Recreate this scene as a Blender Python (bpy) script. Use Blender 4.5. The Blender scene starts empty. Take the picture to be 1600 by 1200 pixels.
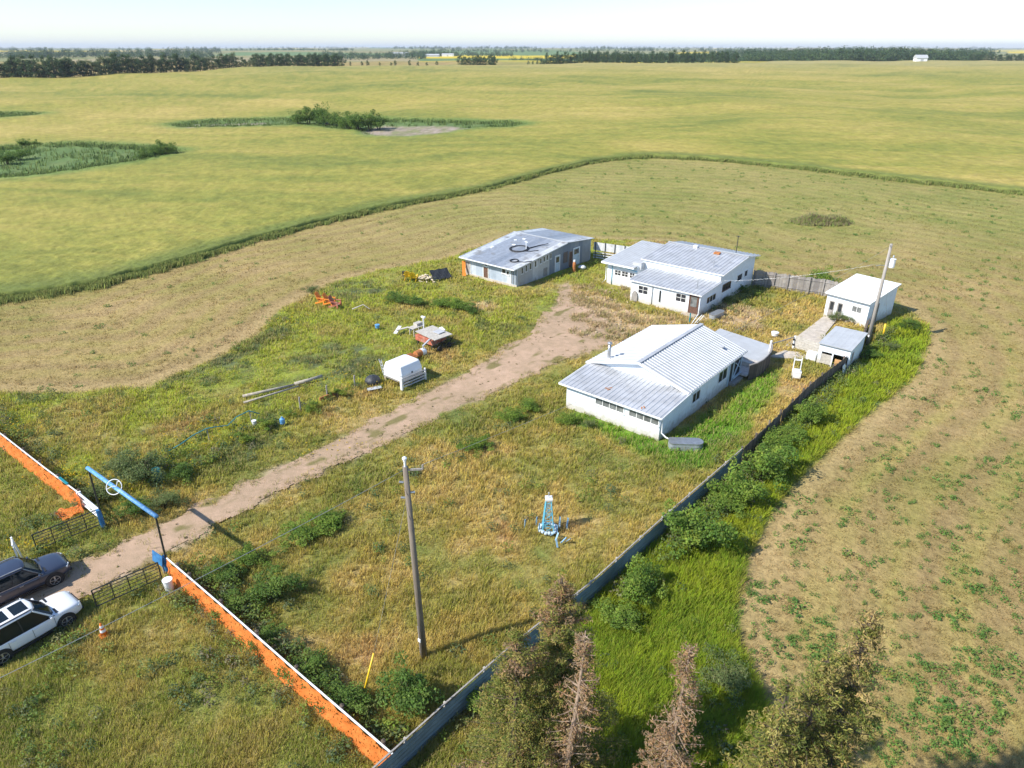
import bpy, math, random
import numpy as np
from mathutils import Vector, Matrix
random.seed(7); RNG = np.random.default_rng(11)
sc = bpy.context.scene
COL = sc.collection
# ------------------------------------------------------------------ camera, sky, sun
H = 26.0; F = 1067.0; PITCH = math.atan((599 - 76) / F); YAW = 40.0
cd = bpy.data.cameras.new('camera'); cam = bpy.data.objects.new('camera', cd); COL.objects.link(cam)
cd.sensor_width = 36; cd.lens = F / 1600 * 36; cd.clip_start = 0.5; cd.clip_end = 60000
cam.location = (0, 0, H); cam.rotation_euler = (math.radians(90) - PITCH, 0, math.radians(YAW))
sc.camera = cam
SUN_EL = math.radians(42); SD = Vector((0.46, 0.888, 0)).normalized()     # shadows fall along SD
ld = Vector((SD.x * math.cos(SUN_EL), SD.y * math.cos(SUN_EL), -math.sin(SUN_EL)))
sl = bpy.data.lights.new('sun', 'SUN'); sun = bpy.data.objects.new('sun', sl); COL.objects.link(sun)
sl.energy = 4.6; sl.angle = math.radians(0.5); sl.color = (1.0, 0.95, 0.86)
sun.rotation_euler = ld.to_track_quat('-Z', 'Y').to_euler(); sun.location = (-60, -90, 120)
w = bpy.data.worlds.new('World'); sc.world = w; w.use_nodes = True
nt = w.node_tree; bg = nt.nodes['Background']
sky = nt.nodes.new('ShaderNodeTexSky'); sky.sky_type = 'NISHITA'; sky.sun_disc = False
sky.sun_elevation = SUN_EL; sky.sun_rotation = math.atan2(-SD.x, -SD.y); sky.air_density = 1.0; sky.dust_density = 0.15; sky.ozone_density = 4.0
nt.links.new(sky.outputs[0], bg.inputs[0]); bg.inputs[1].default_value = 0.13
sc.view_settings.view_transform = 'Standard'; sc.view_settings.look = 'None'; sc.view_settings.exposure = 0.62; sc.view_settings.gamma = 1
sc.render.engine = 'CYCLES'
sc.cycles.max_bounces = 6; sc.cycles.transparent_max_bounces = 6

# ------------------------------------------------------------------ map of the place
S5, C5 = math.sin(math.radians(50)), math.cos(math.radians(50))
def c2w(xc, yc): return xc * S5 - yc * C5, xc * C5 + yc * S5       # survey axes (right, ahead) -> farm axes
def w2c(u, v): return u * S5 + v * C5, -u * C5 + v * S5
def _hash(ix, iy, seed):
    n = (ix.astype(np.int64) * 374761393 + iy.astype(np.int64) * 668265263 + seed * 974711) & 0x7fffffff
    n = ((n ^ (n >> 13)) * 1274126177) & 0x7fffffff
    n = (n ^ (n >> 16)) & 0xffff
    return n / 65535.0
def vnoise(x, y, seed=0):
    x = np.asarray(x, float); y = np.asarray(y, float)
    ix = np.floor(x); iy = np.floor(y); fx = x - ix; fy = y - iy
    fx = fx * fx * (3 - 2 * fx); fy = fy * fy * (3 - 2 * fy)
    a = _hash(ix, iy, seed); b = _hash(ix + 1, iy, seed); c = _hash(ix, iy + 1, seed); d = _hash(ix + 1, iy + 1, seed)
    return (a * (1 - fx) + b * fx) * (1 - fy) + (c * (1 - fx) + d * fx) * fy
def fbm(x, y, seed=0, o=4):
    s = 0; a = 0.5; t = 0
    for i in range(o):
        s = s + a * vnoise(x * 2 ** i, y * 2 ** i, seed + i * 17); t += a; a *= 0.55
    return s / t
def sstep(a, b, x):
    t = np.clip((np.asarray(x, float) - a) / (b - a), 0, 1); return t * t * (3 - 2 * t)
PY = [-1e5, 110, 180, 250, 340, 430, 600, 750, 900, 1000, 1200, 1500, 2000, 2500, 3200, 4200, 5200, 6500, 9000, 14000, 40000]
PZ = [0, 0, 1.2, 4, 6.8, 8.8, 11.8, 12.2, 13, 10.5, 7, 8, 13, 12, 19, 18, 26, 24, 34, 40, 60]
def terr(xc, yc):
    r = np.hypot(xc, yc)
    z = np.interp(yc, PY, PZ)
    z = z + (fbm(xc / 95.0 + 3.1, yc / 75.0, 5, 3) - 0.5) * 5.0 * sstep(120, 300, r)
    z = z + (vnoise(xc / 900.0, yc / 700.0, 9) - 0.5) * 12 * sstep(1000, 2500, r)
    z = z + (vnoise(xc / 2500.0, yc / 2500.0, 19) - 0.5) * 22 * sstep(2500, 6000, r)
    return z
def terr_w(u, v): return terr(*w2c(u, v))
CP, SP = math.cos(PITCH), math.sin(PITCH)
def at(px, py, z=0.0):
    """point of the survey photo (pixels) -> point of the farm at height z"""
    a = (px - 800) / F; b = -(py - 599) / F
    dx, dy, dz = a, CP + b * SP, -SP + b * CP
    t = (z - H) / dz
    return c2w(dx * t, dy * t)
def at_t(px, py, up=0.0):
    a = (px - 800) / F; b = -(py - 599) / F
    dx, dy, dz = a, CP + b * SP, -SP + b * CP
    t = 20.0
    for i in range(4000):
        if H + dz * t <= float(terr(dx * t, dy * t)) + up: break
        t *= 1.004
    return dx * t, dy * t

def sdist(poly, x, y):
    """signed distance, negative inside"""
    x = np.asarray(x, float); y = np.asarray(y, float)
    d = np.full(x.shape, 1e18); ins = np.zeros(x.shape, bool)
    n = len(poly)
    for i in range(n):
        x0, y0 = poly[i]; x1, y1 = poly[(i + 1) % n]
        ex, ey = x1 - x0, y1 - y0; L = ex * ex + ey * ey + 1e-12
        t = np.clip(((x - x0) * ex + (y - y0) * ey) / L, 0, 1)
        d = np.minimum(d, (x - x0 - t * ex) ** 2 + (y - y0 - t * ey) ** 2)
        c = (y0 > y) != (y1 > y)
        xi = x0 + (y - y0) / (ey if abs(ey) > 1e-9 else 1e-9) * ex
        ins ^= c & (x < xi)
    d = np.sqrt(d)
    return np.where(ins, -d, d)
def P(*pts): return [at(*p) for p in pts]

# ------------------------------------------------------------------ object helpers
def tag(o, label=None, cat=None, group=None, kind=None):
    if label: o['label'] = label
    if cat: o['category'] = cat
    if group: o['group'] = group
    if kind: o['kind'] = kind
    return o
def thing(name, label, cat, loc=(0, 0, 0), group=None):
    o = bpy.data.objects.new(name, None); COL.objects.link(o); o.location = loc; o.empty_display_size = 0.3
    return tag(o, label, cat, group)
def copy_tree(o, parent=None):
    c = o.copy(); COL.objects.link(c)
    if parent: c.parent = parent
    for ch in list(o.children): copy_tree(ch, c)
    return c
def wloc(o):
    v = Vector((0, 0, 0))
    while o: v += o.location; o = o.parent
    return v
class MB:
    def __init__(s): s.v = []; s.f = []
    def add(s, vs, fs):
        n = len(s.v); s.v += [tuple(p) for p in vs]; s.f += [tuple(i + n for i in f) for f in fs]; return s
    def box(s, x0, x1, y0, y1, z0, z1):
        return s.add([(x0,y0,z0),(x1,y0,z0),(x1,y1,z0),(x0,y1,z0),(x0,y0,z1),(x1,y0,z1),(x1,y1,z1),(x0,y1,z1)],
                     [(3,2,1,0),(4,5,6,7),(0,1,5,4),(1,2,6,5),(2,3,7,6),(3,0,4,7)])
    def obox(s, c, sx, sy, sz, rz=0.0, rx=0.0, ry=0.0):
        m = Matrix.Translation(c) @ Matrix.Rotation(rz, 4, 'Z') @ Matrix.Rotation(ry, 4, 'Y') @ Matrix.Rotation(rx, 4, 'X')
        vs = [m @ Vector((a*sx/2, b*sy/2, d*sz/2)) for d in (-1,1) for a,b in ((-1,-1),(1,-1),(1,1),(-1,1))]
        return s.add(vs, [(3,2,1,0),(4,5,6,7),(0,1,5,4),(1,2,6,5),(2,3,7,6),(3,0,4,7)])
    def bar(s, p0, p1, w, h):
        """a square bar between two points"""
        p0, p1 = Vector(p0), Vector(p1); d = (p1 - p0).normalized()
        up = Vector((0,0,1)) if abs(d.z) < 0.95 else Vector((1,0,0))
        a = d.cross(up).normalized(); b = a.cross(d)
        vs = [p + a*i*w/2 + b*j*h/2 for p in (p0, p1) for i,j in ((-1,-1),(1,-1),(1,1),(-1,1))]
        return s.add(vs, [(0,1,2,3),(7,6,5,4),(1,0,4,5),(2,1,5,6),(3,2,6,7),(0,3,7,4)])
    def tube(s, path, r, n=8, r1=None):
        path = [Vector(p) for p in path]; k = len(path); base = len(s.v)
        for i, p in enumerate(path):
            d = (path[min(i+1,k-1)] - path[max(i-1,0)]).normalized()
            up = Vector((0,0,1)) if abs(d.z) < 0.9 else Vector((1,0,0))
            a = d.cross(up).normalized(); b = a.cross(d)
            rr = r if r1 is None else r + (r1 - r) * i / (k - 1)
            for j in range(n):
                t = 2*math.pi*j/n; s.v.append(tuple(p + a*math.cos(t)*rr + b*math.sin(t)*rr))
        for i in range(k-1):
            for j in range(n):
                s.f.append((base+i*n+j, base+i*n+(j+1)%n, base+(i+1)*n+(j+1)%n, base+(i+1)*n+j))
        s.f.append(tuple(base+j for j in reversed(range(n)))); s.f.append(tuple(base+(k-1)*n+j for j in range(n)))
        return s
    def lathe(s, prof, c=(0,0,0), n=16, axis='z'):
        base = len(s.v)
        for r, z in prof:
            for j in range(n):
                t = 2*math.pi*j/n; x, y = r*math.cos(t), r*math.sin(t)
                q = {'z': (x,y,z), 'x': (z,x,y), 'y': (y,z,x)}[axis]
                s.v.append((c[0]+q[0], c[1]+q[1], c[2]+q[2]))
        for i in range(len(prof)-1):
            for j in range(n):
                s.f.append((base+i*n+j, base+i*n+(j+1)%n, base+(i+1)*n+(j+1)%n, base+(i+1)*n+j))
        s.f.append(tuple(base+j for j in reversed(range(n)))); s.f.append(tuple(base+(len(prof)-1)*n+j for j in range(n)))
        return s
    def prism(s, poly, a0, a1, axis):
        """poly of (p,q) extruded along axis; x: (y,z)  y: (x,z)  z: (x,y)"""
        mk = {'x': lambda a,p,q: (a,p,q), 'y': lambda a,p,q: (p,a,q), 'z': lambda a,p,q: (p,q,a)}[axis]
        n = len(poly)
        vs = [mk(a0,*p) for p in poly] + [mk(a1,*p) for p in poly]
        return s.add(vs, [tuple(range(n)), tuple(range(2*n-1, n-1, -1))] + [(i, i+n, (i+1)%n+n, (i+1)%n) for i in range(n)])
    def roof(s, o, a, d, th=0.06, pitch=0.3, rib=0.03, flat=False):
        """corrugated sheet: origin o, vector a across the ribs, vector d down the slope"""
        o, a, d = Vector(o), Vector(a), Vector(d); nrm = a.cross(d).normalized()
        if nrm.z < 0: nrm = -nrm
        L = a.length; n = max(1, int(round(L / pitch)))
        prof = [(0, 0)]
        for i in range(n):
            x = L * i / n; p = L / n
            if not flat: prof += [(x + p*0.30, 0), (x + p*0.40, rib), (x + p*0.60, rib), (x + p*0.70, 0)]
        prof += [(L, 0)]
        au = a.normalized(); base = len(s.v); m = len(prof)
        for e in (Vector((0,0,0)), d):
            for x, h in prof: s.v.append(tuple(o + e + au*x + nrm*h))
            for x, h in prof: s.v.append(tuple(o + e + au*x - nrm*th))
        for i in range(m-1):
            s.f.append((base+i, base+i+1, base+2*m+i+1, base+2*m+i))
            s.f.append((base+m+i, base+3*m+i, base+3*m+i+1, base+m+i+1))
            s.f.append((base+i, base+m+i, base+m+i+1, base+i+1))
            s.f.append((base+2*m+i, base+2*m+i+1, base+3*m+i+1, base+3*m+i))
        s.f.append((base, base+2*m, base+3*m, base+m)); s.f.append((base+m-1, base+2*m-1, base+4*m-1, base+3*m-1))
        return s
    def build(s, name, mat, parent=None, smooth=False, bevel=0.0, fix=True):
        me = bpy.data.meshes.new(name)
        off = wloc(parent) if parent else Vector((0,0,0))
        me.from_pydata([tuple(Vector(p) - off) for p in s.v], [], s.f)
        if fix:
            import bmesh
            b = bmesh.new(); b.from_mesh(me); bmesh.ops.recalc_face_normals(b, faces=b.faces); b.to_mesh(me); b.free()
        me.materials.append(mat)
        if smooth: me.polygons.foreach_set('use_smooth', [True]*len(me.polygons))
        o = bpy.data.objects.new(name, me); COL.objects.link(o)
        if parent: o.parent = parent
        if bevel:
            m = o.modifiers.new('bevel', 'BEVEL'); m.width = bevel; m.segments = 2; m.limit_method = 'ANGLE'
        return o
def np_mesh(name, verts, faces, mat, cols=None, parent=None, smooth=False):
    """verts (n,3), faces (m,k) arrays, one colour per vertex"""
    me = bpy.data.meshes.new(name); verts = np.asarray(verts, np.float32); faces = np.asarray(faces, np.int32)
    k = faces.shape[1]
    me.vertices.add(len(verts)); me.vertices.foreach_set('co', verts.ravel())
    me.loops.add(faces.size); me.loops.foreach_set('vertex_index', faces.ravel())
    me.polygons.add(len(faces)); me.polygons.foreach_set('loop_start', np.arange(0, faces.size, k, dtype=np.int32))
    me.polygons.foreach_set('loop_total', np.full(len(faces), k, np.int32))
    if smooth: me.polygons.foreach_set('use_smooth', np.ones(len(faces), bool))
    me.update(calc_edges=True)
    if cols is not None:
        ca = me.color_attributes.new('Col', 'FLOAT_COLOR', 'POINT')
        c4 = np.ones((len(verts), 4), np.float32); c4[:, :3] = cols; ca.data.foreach_set('color', c4.ravel())
    me.materials.append(mat)
    o = bpy.data.objects.new(name, me); COL.objects.link(o)
    if parent: o.parent = parent
    return o

# ------------------------------------------------------------------ materials
def _new(name):
    m = bpy.data.materials.new(name); m.use_nodes = True
    return m, m.node_tree, m.node_tree.nodes['Principled BSDF']
def mat(name, col, rough=0.6, metal=0.0, var=0.15, scale=3.0, bump=0.0, bscale=40.0, dirt=None, dscale=0.8, dlo=0.55, dhi=0.75, stretch=(1,1,1), coat=0.0, spec=0.5, splash=None):
    m, t, b = _new(name); N, L = t.nodes, t.links
    tc = N.new('ShaderNodeTexCoord'); mp = N.new('ShaderNodeMapping'); mp.inputs['Scale'].default_value = stretch
    L.new(tc.outputs['Object'], mp.inputs[0])
    nz = N.new('ShaderNodeTexNoise'); nz.inputs['Scale'].default_value = scale; nz.inputs['Detail'].default_value = 6
    L.new(mp.outputs[0], nz.inputs['Vector'])
    rp = N.new('ShaderNodeValToRGB'); rp.color_ramp.elements[0].position = 0.3; rp.color_ramp.elements[1].position = 0.7
    rp.color_ramp.elements[0].color = (*[c*(1-var) for c in col], 1); rp.color_ramp.elements[1].color = (*[min(1, c*(1+var)) for c in col], 1)
    L.new(nz.outputs[0], rp.inputs[0]); out = rp.outputs[0]
    if dirt:
        n2 = N.new('ShaderNodeTexNoise'); n2.inputs['Scale'].default_value = dscale; n2.inputs['Detail'].default_value = 8; n2.inputs['Roughness'].default_value = 0.7
        L.new(mp.outputs[0], n2.inputs['Vector'])
        r2 = N.new('ShaderNodeValToRGB'); r2.color_ramp.elements[0].position = dlo; r2.color_ramp.elements[1].position = dhi
        L.new(n2.outputs[0], r2.inputs[0])
        mx = N.new('ShaderNodeMixRGB'); L.new(r2.outputs[0], mx.inputs[0]); L.new(out, mx.inputs[1]); mx.inputs[2].default_value = (*dirt, 1)
        out = mx.outputs[0]
    if splash:
        # mud splashed up the foot of the wall
        sx = N.new('ShaderNodeSeparateXYZ'); L.new(tc.outputs['Object'], sx.inputs[0])
        n4 = N.new('ShaderNodeTexNoise'); n4.inputs['Scale'].default_value = 2.5; n4.inputs['Detail'].default_value = 7; L.new(tc.outputs['Object'], n4.inputs['Vector'])
        ad = N.new('ShaderNodeMath'); ad.operation = 'MULTIPLY_ADD'; ad.inputs[1].default_value = -1.6; L.new(n4.outputs[0], ad.inputs[0]); L.new(sx.outputs[2], ad.inputs[2])
        r4 = N.new('ShaderNodeMapRange'); r4.inputs[1].default_value = 0.15; r4.inputs[2].default_value = -0.65; r4.inputs[3].default_value = 0; r4.inputs[4].default_value = 0.75; L.new(ad.outputs[0], r4.inputs[0])
        m4 = N.new('ShaderNodeMixRGB'); L.new(r4.outputs[0], m4.inputs[0]); L.new(out, m4.inputs[1]); m4.inputs[2].default_value = (*splash, 1); out = m4.outputs[0]
    L.new(out, b.inputs['Base Color']); b.inputs['Roughness'].default_value = rough; b.inputs['Metallic'].default_value = metal
    b.inputs['Specular IOR Level'].default_value = spec
    if coat: b.inputs['Coat Weight'].default_value = coat; b.inputs['Coat Roughness'].default_value = 0.05
    if bump:
        n3 = N.new('ShaderNodeTexNoise'); n3.inputs['Scale'].default_value = bscale; n3.inputs['Detail'].default_value = 5; L.new(mp.outputs[0], n3.inputs['Vector'])
        bp = N.new('ShaderNodeBump'); bp.inputs['Strength'].default_value = bump; bp.inputs['Distance'].default_value = 0.05
        L.new(n3.outputs[0], bp.inputs['Height']); L.new(bp.outputs[0], b.inputs['Normal'])
    return m
def mat_panel(name, cols, axis, width, rough=0.5, metal=0.0, var=0.12, dirt=None):
    """sheets or boards side by side along axis (0,1,2), each its own colour"""
    m, t, b = _new(name); N, L = t.nodes, t.links
    tc = N.new('ShaderNodeTexCoord'); sp = N.new('ShaderNodeSeparateXYZ'); L.new(tc.outputs['Object'], sp.inputs[0])
    d = N.new('ShaderNodeMath'); d.operation = 'DIVIDE'; L.new(sp.outputs[axis], d.inputs[0]); d.inputs[1].default_value = width
    fl = N.new('ShaderNodeMath'); fl.operation = 'FLOOR'; L.new(d.outputs[0], fl.inputs[0])
    wn = N.new('ShaderNodeTexWhiteNoise'); wn.noise_dimensions = '1D'; L.new(fl.outputs[0], wn.inputs['W'])
    rp = N.new('ShaderNodeValToRGB'); rp.color_ramp.interpolation = 'CONSTANT'
    n = len(cols); e = rp.color_ramp.elements
    e[0].position = 0; e[0].color = (*cols[0], 1); e[1].position = 1/n; e[1].color = (*cols[1 % n], 1)
    for i in range(2, n): q = e.new(i/n); q.color = (*cols[i], 1)
    L.new(wn.outputs['Value'], rp.inputs[0])
    nz = N.new('ShaderNodeTexNoise'); nz.inputs['Scale'].default_value = 2.0; nz.inputs['Detail'].default_value = 8; nz.inputs['Roughness'].default_value = 0.7
    L.new(tc.outputs['Object'], nz.inputs['Vector'])
    mr = N.new('ShaderNodeMapRange'); mr.inputs[1].default_value = 0.3; mr.inputs[2].default_value = 0.7; mr.inputs[3].default_value = 1-var; mr.inputs[4].default_value = 1+var
    L.new(nz.outputs[0], mr.inputs[0])
    mx = N.new('ShaderNodeMixRGB'); mx.blend_type = 'MULTIPLY'; mx.inputs[0].default_value = 1; L.new(rp.outputs[0], mx.inputs[1]); L.new(mr.outputs[0], mx.inputs[2])
    out = mx.outputs[0]
    if dirt:
        r2 = N.new('ShaderNodeValToRGB'); r2.color_ramp.elements[0].position = 0.56; r2.color_ramp.elements[1].position = 0.72
        n2 = N.new('ShaderNodeTexNoise'); n2.inputs['Scale'].default_value = 0.9; n2.inputs['Detail'].default_value = 8; L.new(tc.outputs['Object'], n2.inputs['Vector']); L.new(n2.outputs[0], r2.inputs[0])
        m2 = N.new('ShaderNodeMixRGB'); L.new(r2.outputs[0], m2.inputs[0]); L.new(out, m2.inputs[1]); m2.inputs[2].default_value = (*dirt, 1); out = m2.outputs[0]
    L.new(out, b.inputs['Base Color']); b.inputs['Roughness'].default_value = rough; b.inputs['Metallic'].default_value = metal
    return m
def mat_attr(name, rough=0.8, transl=0.0, upn=0.0, fine=30.0, fvar=0.25, bump=0.0, bscale=8.0, stretch=(1,1,1), spec=0.2):
    """colour of each plant or patch comes from the mesh, finer grain from noise"""
    m, t, b = _new(name); N, L = t.nodes, t.links
    at_ = N.new('ShaderNodeAttribute'); at_.attribute_name = 'Col'; out = at_.outputs['Color']
    tc = N.new('ShaderNodeTexCoord')
    if fvar:
        mp = N.new('ShaderNodeMapping'); mp.inputs['Scale'].default_value = stretch; L.new(tc.outputs['Object'], mp.inputs[0])
        nz = N.new('ShaderNodeTexNoise'); nz.inputs['Scale'].default_value = fine; nz.inputs['Detail'].default_value = 8; nz.inputs['Roughness'].default_value = 0.72
        L.new(mp.outputs[0], nz.inputs['Vector'])
        mr = N.new('ShaderNodeMapRange'); mr.inputs[1].default_value = 0.3; mr.inputs[2].default_value = 0.7; mr.inputs[3].default_value = 1-fvar; mr.inputs[4].default_value = 1+fvar
        L.new(nz.outputs[0], mr.inputs[0])
        mx = N.new('ShaderNodeMixRGB'); mx.blend_type = 'MULTIPLY'; mx.inputs[0].default_value = 1; L.new(out, mx.inputs[1]); L.new(mr.outputs[0], mx.inputs[2]); out = mx.outputs[0]
    L.new(out, b.inputs['Base Color']); b.inputs['Roughness'].default_value = rough; b.inputs['Specular IOR Level'].default_value = spec
    if bump:
        n3 = N.new('ShaderNodeTexNoise'); n3.inputs['Scale'].default_value = bscale; n3.inputs['Detail'].default_value = 6; n3.inputs['Roughness'].default_value = 0.7
        L.new(tc.outputs['Object'], n3.inputs['Vector'])
        bp = N.new('ShaderNodeBump'); bp.inputs['Strength'].default_value = bump; bp.inputs['Distance'].default_value = 0.3
        L.new(n3.outputs[0], bp.inputs['Height']); L.new(bp.outputs[0], b.inputs['Normal'])
    if upn:
        # a tuft is lit as the soft tuft it is, not as single flat cards
        ge = N.new('ShaderNodeNewGeometry'); v1 = N.new('ShaderNodeVectorMath'); v1.operation = 'SCALE'; v1.inputs['Scale'].default_value = 1 - upn
        L.new(ge.outputs['Normal'], v1.inputs[0]); v2 = N.new('ShaderNodeVectorMath'); v2.operation = 'ADD'; v2.inputs[1].default_value = (0, 0, upn); L.new(v1.outputs[0], v2.inputs[0])
        v3 = N.new('ShaderNodeVectorMath'); v3.operation = 'NORMALIZE'; L.new(v2.outputs[0], v3.inputs[0]); L.new(v3.outputs[0], b.inputs['Normal'])
    if transl:
        tr = N.new('ShaderNodeBsdfTranslucent'); L.new(out, tr.inputs[0]); ms = N.new('ShaderNodeMixShader'); ms.inputs[0].default_value = transl
        o = N['Material Output']; L.new(b.outputs[0], ms.inputs[1]); L.new(tr.outputs[0], ms.inputs[2]); L.new(ms.outputs[0], o.inputs['Surface'])
    return m
M = dict(
    stucco=mat('white_stucco', (0.74,0.79,0.84), 0.85, var=0.05, scale=2, bump=0.15, bscale=60, dirt=(0.55,0.52,0.46), dscale=0.9, dlo=0.58, dhi=0.85, splash=(0.45,0.40,0.32)),
    trim=mat('white_trim', (0.78,0.78,0.76), 0.5, var=0.06),
    steel=mat('galvanised_roof', (0.48,0.49,0.51), 0.45, metal=0.2, var=0.14, scale=0.8, stretch=(1,1,1), dirt=(0.34,0.34,0.34), dscale=0.9, dlo=0.5, dhi=0.8),
    steel_white=mat('white_painted_roof', (0.47,0.485,0.50), 0.5, metal=0.1, var=0.08, scale=1.2, dirt=(0.42,0.42,0.42), dscale=0.7, dlo=0.5, dhi=0.8),
    steel_patch=mat_panel('patched_barn_roof', [(0.30,0.33,0.38),(0.52,0.55,0.58),(0.24,0.27,0.32),(0.58,0.59,0.60),(0.40,0.42,0.45)], 0, 1.15, 0.5, 0.2, var=0.22, dirt=(0.24,0.235,0.23)),
    barn_wall=mat_panel('barn_sheet_wall', [(0.42,0.48,0.56),(0.52,0.57,0.63),(0.36,0.42,0.50),(0.58,0.61,0.65),(0.45,0.50,0.56)], 0, 0.85, 0.55, 0.15),
    barn_side=mat_panel('barn_board_wall', [(0.50,0.49,0.47),(0.56,0.56,0.55),(0.40,0.40,0.40),(0.60,0.60,0.60)], 1, 1.1, 0.7, 0.0, dirt=(0.30,0.27,0.24)),
    barn_dark=mat_panel('barn_grey_wall', [(0.20,0.23,0.27),(0.25,0.27,0.30),(0.17,0.20,0.25)], 1, 0.9, 0.7, 0.0),
    glass=mat('dark_window_glass', (0.03,0.035,0.045), 0.12, var=0.3, spec=0.8),
    glassl=mat('dusty_window_glass', (0.16,0.17,0.17), 0.2, var=0.5, scale=2, spec=0.8),
    brown=mat('brown_door_wood', (0.12,0.06,0.04), 0.7, var=0.3, scale=6),
    lightblue=mat('pale_blue_door', (0.50,0.60,0.68), 0.6, var=0.08),
    blue=mat('weathered_blue_paint', (0.10,0.30,0.58), 0.55, var=0.2, scale=6, dirt=(0.40,0.55,0.68), dscale=3, dlo=0.5, dhi=0.75),
    blue2=mat('bright_blue_paint', (0.12,0.42,0.56), 0.5, var=0.2, scale=8),
    bluedark=mat('blue_post_paint', (0.03,0.16,0.36), 0.5, var=0.3, scale=4),
    teal=mat('teal_plastic', (0.01,0.22,0.26), 0.4, var=0.15),
    black=mat('black_rubber', (0.018,0.018,0.02), 0.6, var=0.3),
    blackm=mat('black_iron', (0.03,0.033,0.03), 0.5, var=0.3),
    chrome=mat('grey_metal', (0.45,0.46,0.47), 0.35, metal=0.7, var=0.15),
    galv=mat('galvanised_tank', (0.42,0.45,0.50), 0.45, metal=0.4, var=0.15, scale=3),
    greywood=mat('weathered_grey_wood', (0.30,0.275,0.25), 0.9, var=0.25, scale=5, stretch=(3,3,0.6)),
    fence_board=mat_panel('grey_fence_boards', [(0.27,0.245,0.225),(0.34,0.31,0.285),(0.22,0.20,0.19),(0.30,0.28,0.26)], 0, 0.16, 0.9, var=0.25),
    fence_dark=mat_panel('dark_fence_boards', [(0.11,0.085,0.07),(0.15,0.115,0.095),(0.085,0.07,0.06),(0.18,0.145,0.12)], 1, 0.15, 0.9, var=0.3),
    whiteboard=mat_panel('whitewashed_boards', [(0.55,0.56,0.57),(0.62,0.62,0.62),(0.48,0.50,0.53)], 0, 0.2, 0.85, var=0.2, dirt=(0.34,0.31,0.28)),
    fence_metal=mat('blue_grey_sheet_metal', (0.14,0.21,0.28), 0.5, metal=0.2, var=0.2, scale=2, dirt=(0.24,0.30,0.35), dscale=1.2),
    pole=mat('utility_pole_wood', (0.20,0.165,0.13), 0.9, var=0.3, scale=4, stretch=(6,6,0.3)),
    pole_grey=mat('grey_utility_pole_wood', (0.34,0.31,0.28), 0.9, var=0.2, scale=4, stretch=(6,6,0.3)),
    yellow=mat('yellow_plastic', (0.75,0.48,0.02), 0.45, var=0.08),
    orange=mat('orange_plastic', (0.80,0.20,0.02), 0.5, var=0.15),
    orangeplank=mat('orange_paint', (0.80,0.26,0.03), 0.6, var=0.15),
    red=mat('faded_red_paint', (0.42,0.12,0.07), 0.7, var=0.35, scale=3, dirt=(0.40,0.30,0.24), dscale=2.5, dlo=0.5, dhi=0.7),
    paleblue=mat('pale_blue_paint', (0.22,0.38,0.52), 0.6, var=0.25, scale=6),
    rust=mat('rusty_orange', (0.42,0.16,0.05), 0.85, var=0.4, scale=5),
    white=mat('white_paint', (0.80,0.81,0.82), 0.4, var=0.04),
    fibre=mat('white_fibreglass', (0.80,0.81,0.81), 0.35, var=0.04, coat=0.3),
    grey=mat('grey_paint', (0.45,0.46,0.48), 0.6, var=0.12),
    log=mat('grey_log', (0.36,0.32,0.26), 0.9, var=0.3, scale=5),
    plank=mat('bleached_plank', (0.45,0.42,0.37), 0.9, var=0.2, scale=6, stretch=(1,1,1)),
    plywood=mat('orange_plywood', (0.55,0.32,0.14), 0.8, var=0.2, scale=4),
    concrete=mat('old_concrete', (0.50,0.44,0.37), 0.9, var=0.2, scale=2, bump=0.3, bscale=20, dirt=(0.36,0.30,0.22), dscale=1.0),
    deck=mat('deck_boards', (0.48,0.44,0.41), 0.8, var=0.2, scale=4),
    tarp=mat('black_tarp', (0.035,0.037,0.042), 0.55, var=0.4, scale=6, bump=0.6, bscale=8),
    logend=mat('split_firewood', (0.60,0.50,0.36), 0.9, var=0.35, scale=9),
    bark=mat('tree_bark', (0.10,0.075,0.055), 0.95, var=0.35, scale=5, stretch=(3,3,0.7)),
    deadbark=mat('dead_bark', (0.30,0.22,0.16), 0.95, var=0.3, scale=6),
    navy=mat('metallic_blue_grey_paint', (0.050,0.062,0.098), 0.28, metal=0.4, var=0.03, coat=0.8),
    carwhite=mat('white_car_paint', (0.78,0.79,0.80), 0.3, var=0.01, coat=0.8),
    carglass=mat('car_glass', (0.008,0.014,0.018), 0.06, var=0.1, spec=0.35),
    tyre=mat('tyre_rubber', (0.02,0.02,0.021), 0.8, var=0.2),
    lamp=mat('headlamp_lens', (0.55,0.58,0.60), 0.1, var=0.1, coat=0.6),
    dirt=None,
)
M['leaf'] = mat_attr('foliage', 0.65, 0.42, 0.4, fvar=0.0, spec=0.3)
M['blade'] = mat_attr('grass_blades', 0.8, 0.38, 0.72, fvar=0.0, spec=0.15)
M['needle'] = mat_attr('conifer_needles', 0.8, 0.42, 0.6, fvar=0.0)
M['ground'] = mat_attr('ground_soil_and_litter', 0.95, 0, 0, fine=2.2, fvar=0.35, bump=0.5, bscale=4.0)
M['crop'] = mat_attr('grain_crop', 0.9, 0, 0, fine=0.42, fvar=0.26, bump=0.55, bscale=0.9)
M['road'] = mat_attr('dirt_road_gravel', 0.95, 0, 0, fine=11.0, fvar=0.14, bump=0.35, bscale=26.0)
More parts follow.
